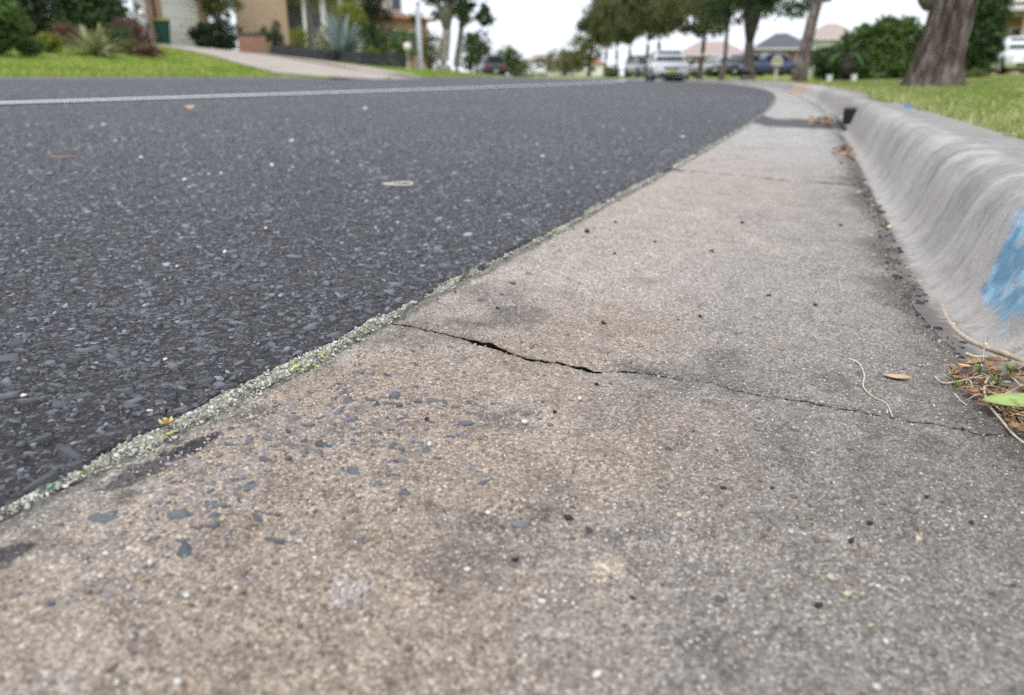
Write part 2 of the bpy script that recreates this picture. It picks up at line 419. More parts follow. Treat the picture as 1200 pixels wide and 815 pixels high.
def tint(a, w):
    n1 = fbm(a*3.2, w*4.5, 21, 5); n2 = fbm(a*14, w*16, 22, 5); n3 = fbm(a*70, w*70, 23, 4)
    c = lerp(BR, TAN, sstep(.38, .66, n1*.6 + n2*.4))
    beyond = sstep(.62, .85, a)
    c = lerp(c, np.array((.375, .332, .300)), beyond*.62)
    g = sstep(.14, .40, w + (n1 - .5)*.34 + (n2 - .5)*.12)
    c = lerp(c, GREY, g*(.72 - .15*beyond))
    c = c*(1 - .08*(1 - beyond))[..., None]
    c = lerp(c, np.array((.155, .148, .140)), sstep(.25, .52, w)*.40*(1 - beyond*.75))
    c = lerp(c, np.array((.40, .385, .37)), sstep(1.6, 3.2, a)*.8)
    st = sstep(.50, .70, n2*.65 + n1*.35)*(1 - .75*beyond)*(1 - .6*g)
    c = lerp(c, DARK, st*.58)
    c = lerp(c, DARK, sstep(.55, .68, fbm(a*60, w*45, 26, 4)*.55 + n2*.45)*.40*(1 - .5*beyond))
    st2 = sstep(.54, .70, fbm(a*34, w*34, 24, 4)*.6 + n1*.4)
    c = lerp(c, np.array((.17, .125, .092)), st2*.42*(1 - g)*(1 - beyond))
    pale = sstep(.55, .72, fbm(a*22, w*22, 29, 4)*.6 + fbm(a*6, w*6, 30, 3)*.4)
    c = lerp(c, np.array((.46, .40, .34)), pale*.35*(1 - st))
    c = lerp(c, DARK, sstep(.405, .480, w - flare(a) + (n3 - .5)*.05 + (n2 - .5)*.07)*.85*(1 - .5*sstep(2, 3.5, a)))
    p = aw(740, 472); c = lerp(c, DARK, blob(a, w, p, .07, .030, 31, .9)*.22)
    p = aw(900, 520); c = lerp(c, DARK, blob(a, w, p, .085, .070, 32, 1.1, 16)*.12)
    p = aw(1130, 560); c = lerp(c, DARK, blob(a, w, p, .10, .07, 38, 1.0, 16)*.15)
    d = np.abs(a - crack_a(w)); c = lerp(c, DARK, np.exp(-d/.006)*.40*(a < 1.2))
    lip = sstep(.030, .004, w + (n3 - .5)*.02); c = lerp(c, np.array((.34, .33, .29)), lip*.55)
    c = lerp(c, DARK, sstep(.0075, .0035, np.abs(w - .007 + (n2-.5)*.008))*.65)
    for (p0, p1, wd, op, sd) in (((252, 512), (185, 543), .0085, .93, 33), ((190, 541), (125, 578), .0095, .72, 34), ((30, 632), (-20, 672), .011, .85, 35)):
        a0, w0 = aw(*p0); a1, w1 = aw(*p1); L = math.hypot(a1 - a0, w1 - w0)
        m = blob(a, w, ((a0 + a1)/2, (w0 + w1)/2), L*.58, wd, sd, .55, 90, math.atan2(w1 - w0, a1 - a0))
        c = lerp(c, np.array((.030, .029, .038)), m*op*np.clip(.45 + n3*1.1, 0, 1))
    p = aw(712, 663); c = lerp(c, np.array((.41, .345, .265)), blob(a, w, p, .013, .0088, 36, .35, 60, .25)*.9)
    p = aw(408, 690); c = lerp(c, np.array((.56, .55, .56)), blob(a, w, p, .010, .012, 37, 1.3, 110)*.32)
    return np.clip(c*(.86 + .28*n3[..., None]), .01, .9)
def relief(a, w):
    z = (fbm(a*11, w*11, 41)-.5)*.0040 + (fbm(a*55, w*55, 42, 4)-.5)*.0026 + (fbm(a*240, w*240, 43, 4)-.5)*.0021
    z -= .0018*sstep(.56, .70, fbm(a*40, w*40, 44, 4))
    for p, ra, rw, dp in (((745, 428), .016, .020, .0030), ((690, 423), .012, .030, .0035), ((570, 400), .010, .025, .0022)):
        c = aw(*p); z -= dp*np.exp(-((a - c[0])/ra)**2 - ((w - c[1])/rw)**2)
    return z
def slab(a0f, a1f, na, nw, grow, fine=True, parent=None):
    t_ = np.linspace(0, 1, na); t_ = (np.exp(grow*t_) - 1)/(math.exp(grow) - 1) if grow else t_
    w_ = np.linspace(0, 1, nw)
    mid = float(np.mean((a0f(w_*GW) + a1f(w_*GW))/2)); wf = w_*(GW - .002)
    Aa = a0f(wf)[None] + (a1f(wf) - a0f(wf))[None]*t_[:, None]
    for _ in range(3):                                      # widen the rows where the pan is wider, and let the ends follow the crack
        W = w_[None]*(GW - .002 + flare(Aa)); Aa = a0f(W) + (a1f(W) - a0f(W))*t_[:, None]
    Z = -.045*W + relief(Aa, W)*(1 if fine else .8)
    e = np.minimum(Aa - a0f(W), a1f(W) - Aa)
    Z = Z - .0016*np.exp(-e/.0025)
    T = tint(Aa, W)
    ext = lambda q: np.concatenate([q[:1], q[:1], q, q[-1:], q[-1:]])
    Aa, W, Z, T = ext(Aa), ext(W), ext(Z), ext(T); Z[0] -= .03; Z[-1] -= .03; T[:2] *= .35; T[-2:] *= .35
    Aa = np.concatenate([Aa[:, :1], Aa], 1); W = np.concatenate([W[:, :1], W], 1); Z = np.concatenate([Z[:, :1]-.03, Z], 1); T = np.concatenate([T[:, :1], T], 1)
    X, Y = P2(Aa, -W)
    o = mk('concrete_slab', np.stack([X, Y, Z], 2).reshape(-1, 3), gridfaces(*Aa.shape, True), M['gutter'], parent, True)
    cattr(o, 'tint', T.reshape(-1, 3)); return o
gutter = struct(empty('gutter'))
K = lambda v: (lambda w: np.full_like(w, v))
slab(K(-1.2), K(.04), 60, 60, 0, False, gutter)
slab(K(.043), lambda w: crack_a(w) - crack_gap(w)/2, 420, 330, .5, True, gutter)
J2 = lambda w: 1.925 + (fbm(w*20, w*0, 75)-.5)*.012
slab(lambda w: crack_a(w) + crack_gap(w)/2, lambda w: J2(w) - .006, 520, 240, .9, True, gutter)
slab(lambda w: J2(w) + .006, K(3.75), 200, 90, .8, True, gutter)
slab(K(5.45), K(8.2), 120, 40, 0, False, gutter)
slab(K(8.21), K(11.2), 60, 30, 0, False, gutter); slab(K(11.21), K(14.2), 60, 30, 0, False, gutter)
for k in range(8): slab(K(14.21 + k*5), K(19.2 + k*5), 40, 8, 0, False, gutter)
slab(K(54.21), K(105), 60, 6, 0, False, gutter)
# the dip of smooth bitumen across the gutter at the drain
A, W = np.meshgrid(np.linspace(3.752, 5.448, 120), np.linspace(-.004, GW + .03, 50), indexing='ij'); X, Y = P2(A, -W)
Z = -.045*W - .020*np.sin((A - 3.752)/1.696*math.pi)**.7*sstep(0, .1, W) + (fbm(A*20, W*20, 8)-.5)*.005 - .001
T = tint(A, W); wet = sstep(.30, .62, np.sin(np.clip((A - 3.95 - W*.25)/1.25, 0, 1)*math.pi) + (fbm(A*5, W*8, 9)-.5)*.7)
T = lerp(T, np.array((.075, .077, .084)), wet*.92)
o = struct(mk('gutter_patch', np.stack([X, Y, Z], 2).reshape(-1, 3), gridfaces(120, 50, True), M['gutter'], smooth=True)); cattr(o, 'tint', T.reshape(-1, 3))

# grains of sand and quartz standing out of the worn concrete
def ico():
    g = (1 + 5**.5)/2
    V = np.array([(-1,g,0),(1,g,0),(-1,-g,0),(1,-g,0),(0,-1,g),(0,1,g),(0,-1,-g),(0,1,-g),(g,0,-1),(g,0,1),(-g,0,-1),(-g,0,1)])/math.sqrt(1 + g*g)
    F = np.array([(0,11,5),(0,5,1),(0,1,7),(0,7,10),(0,10,11),(1,5,9),(5,11,4),(11,10,2),(10,7,6),(7,1,8),(3,9,4),(3,4,2),(3,2,6),(3,6,8),(3,8,9),(4,9,5),(2,4,11),(6,2,10),(8,6,7),(9,8,1)])
    return V, F
IV, IF = ico()
def lumps(n, rng, r, flat=(.55, .95)):
    V = IV[None]*rng.uniform(.72, 1.25, (n, 12, 1))*r[:, None, None]
    sc = np.stack([rng.uniform(.8, 1.3, n), rng.uniform(.7, 1.0, n), rng.uniform(*flat, n)], 1); V = V*sc[:, None, :]
    rz = rng.uniform(0, 6.28, n); c, s = np.cos(rz)[:, None], np.sin(rz)[:, None]
    return np.stack([V[..., 0]*c - V[..., 1]*s, V[..., 0]*s + V[..., 1]*c, V[..., 2]], 2)
n = 46000
a = .08 + 1.2*RNG.random(n)**1.25; w = RNG.uniform(.008, 1, n)*(GW - .005 + flare(a))
keep = RNG.random(n) < np.clip(1.25 - a*.75, .25, 1)*np.clip(.35 + 1.4*sstep(.35, .65, fbm(a*25, w*25, 51)), 0, 1); keep &= (np.abs(a - crack_a(w)) > crack_gap(w)*.5 + .0022) & (np.abs(a - 1.925) > .012); a, w = a[keep], w[keep]; n = len(a)
X, Y = P2(a, -w)
r = np.clip(RNG.lognormal(math.log(.00062), .42, n), .0003, .0026)
r *= np.where(a < .45, 1.15, .95)
V = lumps(n, RNG, r); pos = np.stack([X, Y, -.045*w + relief(a, w) + r*.12], 1)
M['grain'] = speck('sand_grain', [(0, (.09, .075, .062)), (.3, (.23, .175, .13)), (.50, (.34, .28, .225)), (.72, (.46, .41, .36)), (.91, (.58, .54, .50)), (1, (.74, .71, .68))], .6, .4)
rg = RNG.random(n)**.9; o = scatter_mesh('sand_grains', V, IF, pos, M['grain'], gutter, np.clip(rg*(1 - .22*(r > .0011)), 0, 1)); stuff(o)
o.data.polygons.foreach_set('use_smooth', np.ones(len(o.data.polygons), bool))

# pale lichen and grit packed along the joint of asphalt and gutter
t = NT('lichen', .95, .1); v = t.coord()
t.color(t.ramp(t.noise(v, 300, 5, .75), [(.3, (.05, .048, .04)), (.5, (.33, .32, .27)), (.75, (.54, .53, .47))])); t.bump(t.noise(v, 400, 5, .8), .002); M['lichen'] = t.m
al = np.concatenate([np.arange(-.3, 1.6, .003), graded(1.6, 9, .004, 1.01, .1)]); wl_ = np.linspace(0, 1, 14)
Al, U = np.meshgrid(al, wl_, indexing='ij')
gap_ = np.maximum(sstep(.40, .50, fbm(Al*15, Al*0, 64)), .7*sstep(.46, .36, Al))
bw = (.0042 + .0085*sstep(.35, .75, fbm(Al*22, Al*0, 61)))*(.35 + .65*gap_)     # width of the crust
c0 = .002 + (fbm(Al*9, Al*0, 62)-.5)*.013
Sl = c0 + (U - .5)*2*bw
Zl = .001 + .0292*np.clip(Sl, 0, 1) + (1 - (2*U - 1)**2)*(.0015*gap_ + .0004) + (fbm(Al*160, Sl*160, 63)-.5)*.0035 - .005*(np.abs(2*U - 1) > .99)
X, Y = P2(Al, Sl)
lich = stuff(mk('lichen_crust', np.stack([X, Y, Zl], 2).reshape(-1, 3), gridfaces(len(al), 14), M['lichen'], smooth=True))
tag(lich, 'pale grey-green lichen and grit along the joint of asphalt and gutter', 'lichen')
n = 26000; a = .03 + 3.4*RNG.random(n)**1.7
gn = np.maximum(sstep(.40, .50, fbm(a*15, a*0, 64)), .7*sstep(.46, .36, a)); bwn = (.0042 + .0085*sstep(.35, .75, fbm(a*22, a*0, 61)))*(.5 + .5*gn)
u = np.clip(RNG.normal(0, .72, n), -1.9, 1.9); kp = RNG.random(n) < .12 + .88*gn
a, u, bwn, gn = a[kp], u[kp], bwn[kp], gn[kp]; n = len(a)
s = .002 + (fbm(a*9, a*0, 62)-.5)*.013 + u*bwn; X, Y = P2(a, s)
r = np.clip(RNG.lognormal(math.log(.0008), .45, n), .0003, .0022)*(1 + .25*np.clip(a-.6, 0, 2))
z = .0012 + .0292*np.clip(s, 0, 1) + np.clip(1 - u**2, 0, 1)*.0015*gn + RNG.uniform(0, .0007, n)
col_n = sstep(.55, .75, fbm(a*30, s*30, 65))
M['lichen_bit'] = speck('lichen_bit', [(0, (.10, .095, .075)), (.25, (.22, .215, .175)), (.62, (.47, .47, .41)), (.80, (.66, .65, .59)), (.86, (.40, .42, .2)), (1, (.52, .50, .16))], .95, .1)
o = scatter_mesh('lichen_bits', lumps(n, RNG, r), IF, np.stack([X, Y, z], 1), M['lichen_bit'], lich, np.where(RNG.random(n) < .03 + .18*col_n, RNG.uniform(.86, 1, n), RNG.uniform(0, .82, n))); stuff(o)

# ================================================================== KERB
KP = np.array([(.462, -.0218), (.480, -.0215), (.494, -.018), (.506, -.008), (.515, .008), (.523, .033), (.531, .062), (.538, .082), (.547, .097), (.561, .108), (.580, .1130), (.61, .1145), (.66, .1135), (.705, .111), (.74, .098), (.88, .080), (.885, .03)])
kd = np.concatenate([[0], np.cumsum(np.hypot(*np.diff(KP, axis=0).T))]); KL = kd[-1]
def kprof(q): return np.interp(q, kd, KP[:, 0]), np.interp(q, kd, KP[:, 1])
def kerb_hit(x, y):
    r = ray(x, y)
    for k in range(4000):
        tt = .15 + k*.0008; X, Y, Z = r[0]*tt, r[1]*tt, EYE + r[2]*tt
        s, a = sa(X, Y); w = -s - float(flare(a))
        if w > .47 and Z <= np.interp(w, KP[:, 0], KP[:, 1]): return a, float(np.interp(w, KP[:, 0], kd))
    return None
t = NT('kerb_concrete', .9, .25)
base = t.attr('tint'); uv = t.coord('UV'); v = t.coord()
cell = t.n('SeparateColor'); t.l(t.voro(v, 420), cell.inputs[0])
c = t.mix(1.0, base, t.ramp(cell.outputs[0], [(0, .88), (.5, .99), (1, 1.14)]), 'MULTIPLY')
t.color(c); b1 = t.bump(t.noise(v, 380, 5, .75), .0004, .8); t.bump(t.voro(v, 300, 'Distance'), .0003, .7, b1); M['kerb'] = t.m
PAINT = [kerb_hit(*p) for p in ((1199, 246), (1188, 285), (1172, 318), (1155, 350), (1162, 362), (1181, 377), (1190, 403), (1196, 400), (1190, 384), (1199, 372))]
PAINT = [p for p in PAINT if p]
def inpoly(x, y, poly):
    c = np.zeros(np.shape(x), bool); n = len(poly)
    for i in range(n):
        x0, y0 = poly[i]; x1, y1 = poly[(i + 1) % n]
        if y0 == y1: continue
        c ^= ((y0 > y) != (y1 > y)) & (x < (x1 - x0)*(y - y0)/(y1 - y0) + x0)
    return c
def kerb_tint(a, q):
    st = fbm(a*26 + q*4, q*2.0, 81, 3); lo = fbm(a*2.2, q*5, 83, 4); fi = fbm(a*120, q*120, 84, 3)
    c = lerp(np.array((.365, .338, .314)), np.array((.435, .408, .384)), sstep(.30, .70, lo*.7 + st*.3))
    c = lerp(c, np.array((.15, .140, .133)), sstep(.50, .74, st)*.34*sstep(.02, .05, q))
    top = sstep(.112, .15, q + (st - .5)*.05)
    c = lerp(c, np.array((.20, .20, .205)), top*sstep(.42, .62, fbm(a*14, q*22, 85, 4))*.42)
    c = lerp(c, np.array((.23, .22, .20)), sstep(.21, .235, q)*.6)
    c = lerp(c, np.array((.12, .115, .11)), sstep(.60, .66, fbm(a*70, q*60, 99, 3))*.22)
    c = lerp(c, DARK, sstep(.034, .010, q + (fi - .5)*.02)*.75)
    if len(PAINT) > 5:
        amin = min(p[0] for p in PAINT); qlo = min(p[1] for p in PAINT)
        poly = PAINT + [(amin - .5, PAINT[-1][1]), (amin - .5, PAINT[0][1] + .09)]
        wa, wq = a - .022 + (fbm(a*220, q*220, 86, 3)-.5)*.010, q + (fbm(a*220, q*220, 87, 3)-.5)*.010
        m = inpoly(wa, wq, poly)*1.0
        worn = .25 + .75*sstep(.68, .45, fbm(a*60, q*22, 88, 4)*.6 + fbm(a*200, q*160, 89, 3)*.4)
        blue = lerp(np.array((.13, .26, .38)), np.array((.30, .48, .62)), sstep(.35, .65, fbm(a*60, q*60, 90, 4)))
        c = c*(1 - (m*worn)[..., None]) + blue*(m*worn)[..., None]
    return np.clip(c*(.94 + .12*fi[..., None]), .01, .9)
kerb = struct(empty('kerb'))
def kerb_seg(a0, a1, na, nq, setback=0, drop=0, hue=(1, 1, 1)):
    qa = np.linspace(0, KL, nq); av = np.linspace(a0, a1, na)
    A, Q = np.meshgrid(av, qa, indexing='ij'); W, Z = kprof(Q); W = W + flare(A)
    Z = Z.copy(); W = W.copy()
    T = kerb_tint(A, Q)
    Z -= drop*sstep(.0, .06, Z + .02)
    near = np.exp(-np.clip(A - 2, 0, None)/4)
    nrm = ((fbm(A*8, Q*8, 91)-.5)*.008 + (fbm(A*45, Q*9, 92)-.5)*.0006 + (fbm(A*160, Q*120, 93)-.5)*.0006)*near
    bulge = .010*np.exp(-((A - 3.3)/.5)**2)*sstep(.02, .1, Q)
    W = W + setback - nrm*sstep(.0, .03, Q) - bulge; Z = Z + nrm*.5*sstep(.08, .14, Q)
    e = np.minimum(A - a0, a1 - A); W += .006*np.exp(-e/.006)*sstep(.01, .03, Q); Z -= .004*np.exp(-e/.006)*sstep(.08, .12, Q)
    A, W, Z, T = (np.concatenate([x[:1], x, x[-1:]]) for x in (A, W, Z, T))
    W[0] = W[0]*.0 + .69; W[-1] = W[-1]*.0 + .64; Z[0] = np.minimum(Z[1], .06); Z[-1] = np.minimum(Z[-2], .06)
    X, Y = P2(A, -W)
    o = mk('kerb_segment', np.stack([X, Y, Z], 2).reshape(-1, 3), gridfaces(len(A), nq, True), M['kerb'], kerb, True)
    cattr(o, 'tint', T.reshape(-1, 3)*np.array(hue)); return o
kerb_seg(-1.5, .16, 40, 30); kerb_seg(.165, 3.82, 900, 90)
lint = kerb_seg(3.83, 5.6, 140, 40, .060, .026)
kerb_seg(5.61, 8.4, 120, 30, .006); kerb_seg(8.43, 11.2, 100, 30, hue=(1.3, 1.3, 1.3)); kerb_seg(11.23, 14, 90, 24, .01, hue=(1.5, 1.15, .95)); kerb_seg(14.03, 18, 60, 20)
for k in range(8): kerb_seg(18.03 + k*5, 23 + k*5, 40, 16)
kerb_seg(58.03, 105, 80, 14)
# drain mouth in the set-back kerb: a black-walled recess standing proud as a frame
M['drain'] = plain('drain_iron', (.012, .012, .014), .7, .3, 30)
m = MB(); X0, Y0 = P2(4.62, -(GW + float(flare(4.62)) + .052)); ang = PHI0 + 4.62/R
dr = empty('drain_mouth', (float(X0), float(Y0), -.045), ang)
m = MB()
for (x0, x1, y0, y1, z0, z1) in ((-.012, .05, -.13, .13, .092, .104), (-.012, .05, -.13, .13, 0, .012), (-.012, .05, -.13, -.118, .0125, .0915), (-.012, .05, .118, .13, .0125, .0915), (.04, .05, -.1175, .1175, .0125, .0915)): m.bbox(x0, x1, y0, y1, z0, z1, .004)
m.build('frame', M['drain'], dr)
for k in range(5): MB().bbox(-.008, .004, -.095 + k*.045, -.085 + k*.045, .0125, .0915, .003).build('bar', M['drain'], dr)
tag(dr, 'small black drain mouth in the set-back kerb beside leaf litter', 'drain')

# far side: gutter strip and low rolled kerb
t = concrete('far_concrete', 90, .004, lo=.8, hi=1.2)
def flat_tint(o, c): cattr(o, 'tint', np.tile(np.array(c), (len(o.data.vertices), 1)))
g = ribbon('far_gutter', -6, 105, ROADW - .002, ROADW + .36, lambda A, S: zroad(S) - .006, t, 300, 3); struct(g); flat_tint(g, (.30, .295, .29))
fk = struct(empty('far_kerb'))
prof = np.array([(.355, -.03), (.36, .0), (.39, .022), (.43, .034), (.50, .038), (.58, .038), (.64, .0)])
DRV = (11.9, 15.4)               # the driveway crossing
for (a0, a1) in [(-6, 3), (3.03, 9), (9.03, DRV[0])] + [(DRV[1] + k*6 + .03, DRV[1] + 6 + k*6) for k in range(13)]:
    av = np.linspace(a0, a1, 20); A, Kk = np.meshgrid(av, np.arange(len(prof)), indexing='ij')
    S = ROADW + prof[Kk, 0]; Z = .179 + prof[Kk, 1]; X, Y = P2(A, S)
    o = mk('kerb_segment', np.stack([X, Y, Z], 2).reshape(-1, 3), gridfaces(20, len(prof)), t, fk, True); flat_tint(o, (.16, .155, .15))
# ================================================================== VEGETATION BUILDERS
def crown_mesh(name, lobes, clumps, leaves, size, mat, parent, seed, spread=.22, droop=0, aspect=.45):
    rng = np.random.default_rng(seed); L = np.array(lobes, float)
    vol = L[:, 3]*L[:, 4]*L[:, 5]; pick = rng.choice(len(L), clumps, p=vol/vol.sum())
    d = rng.normal(size=(clumps, 3)); d /= np.linalg.norm(d, axis=1)[:, None]
    rr_ = rng.uniform(.45, 1.02, clumps)**.7
    cc = L[pick, :3] + d*rr_[:, None]*L[pick, 3:6]
    cs = spread*rng.uniform(.6, 1.5, clumps)*np.cbrt(vol[pick])
    which = rng.integers(0, clumps, leaves)
    p = cc[which] + rng.normal(size=(leaves, 3))*cs[which][:, None]*np.array([1, 1, .75])
    p[:, 2] = np.maximum(p[:, 2], .02)
    u = rng.normal(size=(leaves, 3)); u[:, 2] -= droop; u /= np.linalg.norm(u, axis=1)[:, None]
    w = np.cross(u, rng.normal(size=(leaves, 3))); w /= np.linalg.norm(w, axis=1)[:, None]
    ln = size*rng.uniform(.6, 1.4, leaves); u = u*ln[:, None]*.5; w = w*(ln*aspect)[:, None]*.5
    V = np.stack([p - u, p + w - u*.1, p + u, p - w - u*.1], 1).reshape(-1, 3)
    F = (np.arange(leaves)*4)[:, None] + np.arange(4)[None]
    o = mk(name, V, F, mat, parent)
    tone = rng.random(clumps)[which]*.55 + rng.random(leaves)*.45
    fattr(o, 'rnd', tone); return o
M['leaf_dark'] = leafmat('dark_foliage', [(0, (.024, .052, .019)), (.5, (.06, .110, .038)), (1, (.13, .19, .07))])
M['leaf_mid'] = leafmat('mid_foliage', [(0, (.035, .075, .02)), (.5, (.095, .16, .04)), (1, (.21, .28, .085))])
M['leaf_yellow'] = leafmat('yellow_green_foliage', [(0, (.10, .12, .015)), (.5, (.21, .235, .03)), (1, (.36, .36, .07))])
M['leaf_olive'] = leafmat('olive_foliage', [(0, (.050, .066, .024)), (.45, (.12, .14, .05)), (.85, (.22, .22, .08)), (1, (.30, .20, .06))])
M['leaf_conifer'] = leafmat('conifer_foliage', [(0, (.016, .032, .017)), (.6, (.045, .068, .034)), (1, (.085, .11, .055))])
M['leaf_red'] = leafmat('red_brown_foliage', [(0, (.07, .038, .03)), (.5, (.16, .085, .065)), (1, (.26, .17, .12))])
M['leaf_blue'] = leafmat('blue_grey_foliage', [(0, (.11, .15, .14)), (.5, (.20, .26, .25)), (1, (.33, .39, .37))])
M['leaf_cream'] = leafmat('cream_striped_foliage', [(0, (.14, .17, .07)), (.5, (.34, .36, .18)), (1, (.58, .57, .36))])
t = NT('bark', .95, .15); v = t.coord('Object', (1, 1, .32))
nb = t.noise(v, 13, 7, .72)
c = t.ramp(nb, [(.32, (.035, .025, .021)), (.5, (.165, .128, .115)), (.7, (.40, .345, .33))])
t.color(t.mix(1.0, c, t.ramp(t.noise(t.coord(), 2.2, 4), [(.3, .75), (.7, 1.2)]), 'MULTIPLY')); t.bump(nb, .05, .9); M['bark'] = t.m
M['bark_pale'] = plain('pale_bark', (.34, .31, .29), .9, .35, 5, .15, .02)
M['bark_dark'] = plain('dark_bark', (.13, .105, .095), .95, .4, 6, .1, .03)
M['stem'] = plain('stem', (.16, .12, .09), .9, .3, 9)

def shrub(name, px, dist, wpx, hpx, mat, label, cat='shrub', seed=1, leaves=2600, size=None, lobes=None, clumps=None, dy=0, stem=True, group=None, tight=.2):
    x, y, z = at(px, dist); k = MPP(dist); w, h = wpx*k, hpx*k
    e = empty(name, (x, y, z + dy)); rng = random.Random(seed)
    if lobes is None:
        lobes = [(0, 0, h*.5, w*.42, w*.42, h*.46)] + [(rng.uniform(-.28, .28)*w, rng.uniform(-.25, .25)*w, h*rng.uniform(.3, .72), w*.24, w*.24, h*.26) for _ in range(5)]
    else: lobes = [(a*w, b*w, c*h, d*w, d*w, f*h) for a, b, c, d, f in lobes]
    crown_mesh('foliage', lobes, clumps or 70, leaves, size or max(.05, min(.22, 3.2*k)), mat, e, seed, tight)
    if stem:
        m = MB()
        for q in range(3):
            an = rng.uniform(0, 6.28); m.tube([(0, 0, -.05), (math.cos(an)*w*.05, math.sin(an)*w*.05, h*.3), (math.cos(an)*w*.14, math.sin(an)*w*.14, h*.62)], [.035*h + .01, .024*h + .006, .008*h + .004], 6)
        m.build('stem', M['stem'], e, True)
    tag(e, label, cat, group); return e
def tree(name, px, dist, mat_bark, mat_leaf, label, r0, h, crown, lean=(0, 0), leaves=9000, size=.16, seed=1, forks=3, fork_h=.45, group=None, clumps=150, droop=0, flare=1.45, spread=.14, place=None):
    x, y, z = place or at(px, dist); rng = random.Random(seed); e = empty(name, (x, y, z))
    m = MB(); top = h*fork_h
    pts = [(lean[0]*t_**1.3*top + .03*math.sin(t_*5 + seed), lean[1]*t_*top, top*t_ - .06*(t_ == 0)) for t_ in np.linspace(0, 1, 9)]
    rads = [r0*(1 + (flare - 1)*math.exp(-k*1.3))*(1 - .35*k/8) for k in range(9)]
    m.tube(pts, rads, 12); m.build('trunk', mat_bark, e, True)
    tip = pts[-1]
    for k in range(forks):
        an = 2*math.pi*k/forks + rng.uniform(-.5, .5); reach = rng.uniform(.12, .22)*h
        q = [tip, (tip[0] + math.cos(an)*reach*.4, tip[1] + math.sin(an)*reach*.4, top + (h - top)*.3), (tip[0] + math.cos(an)*reach, tip[1] + math.sin(an)*reach, top + (h - top)*.72)]
        MB().tube(q, [r0*.58, r0*.38, r0*.12], 8).build('limb', mat_bark, e, True)
    crown_mesh('crown', [(a + lean[0]*top, b, c, d, d2, f) for a, b, c, d, d2, f in crown], clumps, leaves, size, mat_leaf, e, seed, spread, droop)
    tag(e, label, 'tree', group); return e
def rosette(name, px, dist, span, h, n, mat, label, seed, wid=.09, arch=.35, cat='agave', z_up=0, trunk=0):
    """sword leaves from one heart: agave, flax, cycad"""
    x, y, z = at(px, dist); rng = random.Random(seed); e = empty(name, (x, y, z + z_up))
    if trunk: MB().tube([(0, 0, -.05), (.02, 0, trunk*.5), (0, .02, trunk)], [.13, .11, .12], 9).build('trunk', M['bark_dark'], e, True)
    for k in range(n):
        an = rng.uniform(0, 6.28); el = rng.uniform(.12, 1.0); L = math.hypot(span*.5*(1 - .45*el), h*el)*rng.uniform(.85, 1.1)
        dx, dy = math.cos(an), math.sin(an); V = []; F = []; m_ = 6
        for i in range(m_ + 1):
            q = i/m_; out = span*.5*(1 - .55*el)*q; up = h*(el*q*1.15 - arch*q*q*(1.1 - el)) + .02
            wd = wid*.5*(math.sin(math.pi*min(1, q*.85 + .15))**.6)*(1 if q < 1 else .05)
            V += [(dx*out - dy*wd, dy*out + dx*wd, up + trunk + wd*.35), (dx*out, dy*out, up + trunk), (dx*out + dy*wd, dy*out - dx*wd, up + trunk + wd*.35)]
        for i in range(m_):
            b = i*3; F += [(b, b+1, b+4, b+3), (b+1, b+2, b+5, b+4)]
        o = mk('leaf', V, F, mat, e, True); fattr(o, 'rnd', np.full(len(F), rng.random()))
    tag(e, label, cat); return e

# ================================================================== CARS
def carpaint(name, c, rough=.25): 
    t = NT(name, rough, .5); t.color(c); t.b.inputs['Coat Weight'].default_value = .6; t.b.inputs['Coat Roughness'].default_value = .06; return t.m
M['glass'] = NT('car_glass', .18, .18).color((.012, .015, .018)).m
M['tyre'] = plain('tyre', (.018, .018, .019), .85, .2, 20)
M['rim'] = plain('rim', (.42, .43, .45), .35, .15, 12, .5, 0, .6)
M['trim'] = plain('black_trim', (.02, .02, .022), .6, .2, 12)
M['lamp'] = NT('headlight_lens', .12, .6).color((.55, .57, .60)).m
M['tail'] = NT('tail_lens', .2, .5).color((.30, .012, .012)).m
M['plate_w'] = plain('plate_white', (.75, .75, .72), .5, .08, 40)
M['plate_y'] = plain('plate_yellow', (.62, .52, .06), .5, .12, 40)
def rrect(x0, x1, y0, y1, z, b): return [(x0+b,y0,z),(x1-b,y0,z),(x1,y0+b,z),(x1,y1-b,z),(x1-b,y1,z),(x0+b,y1,z),(x0,y1-b,z),(x0,y0+b,z)]
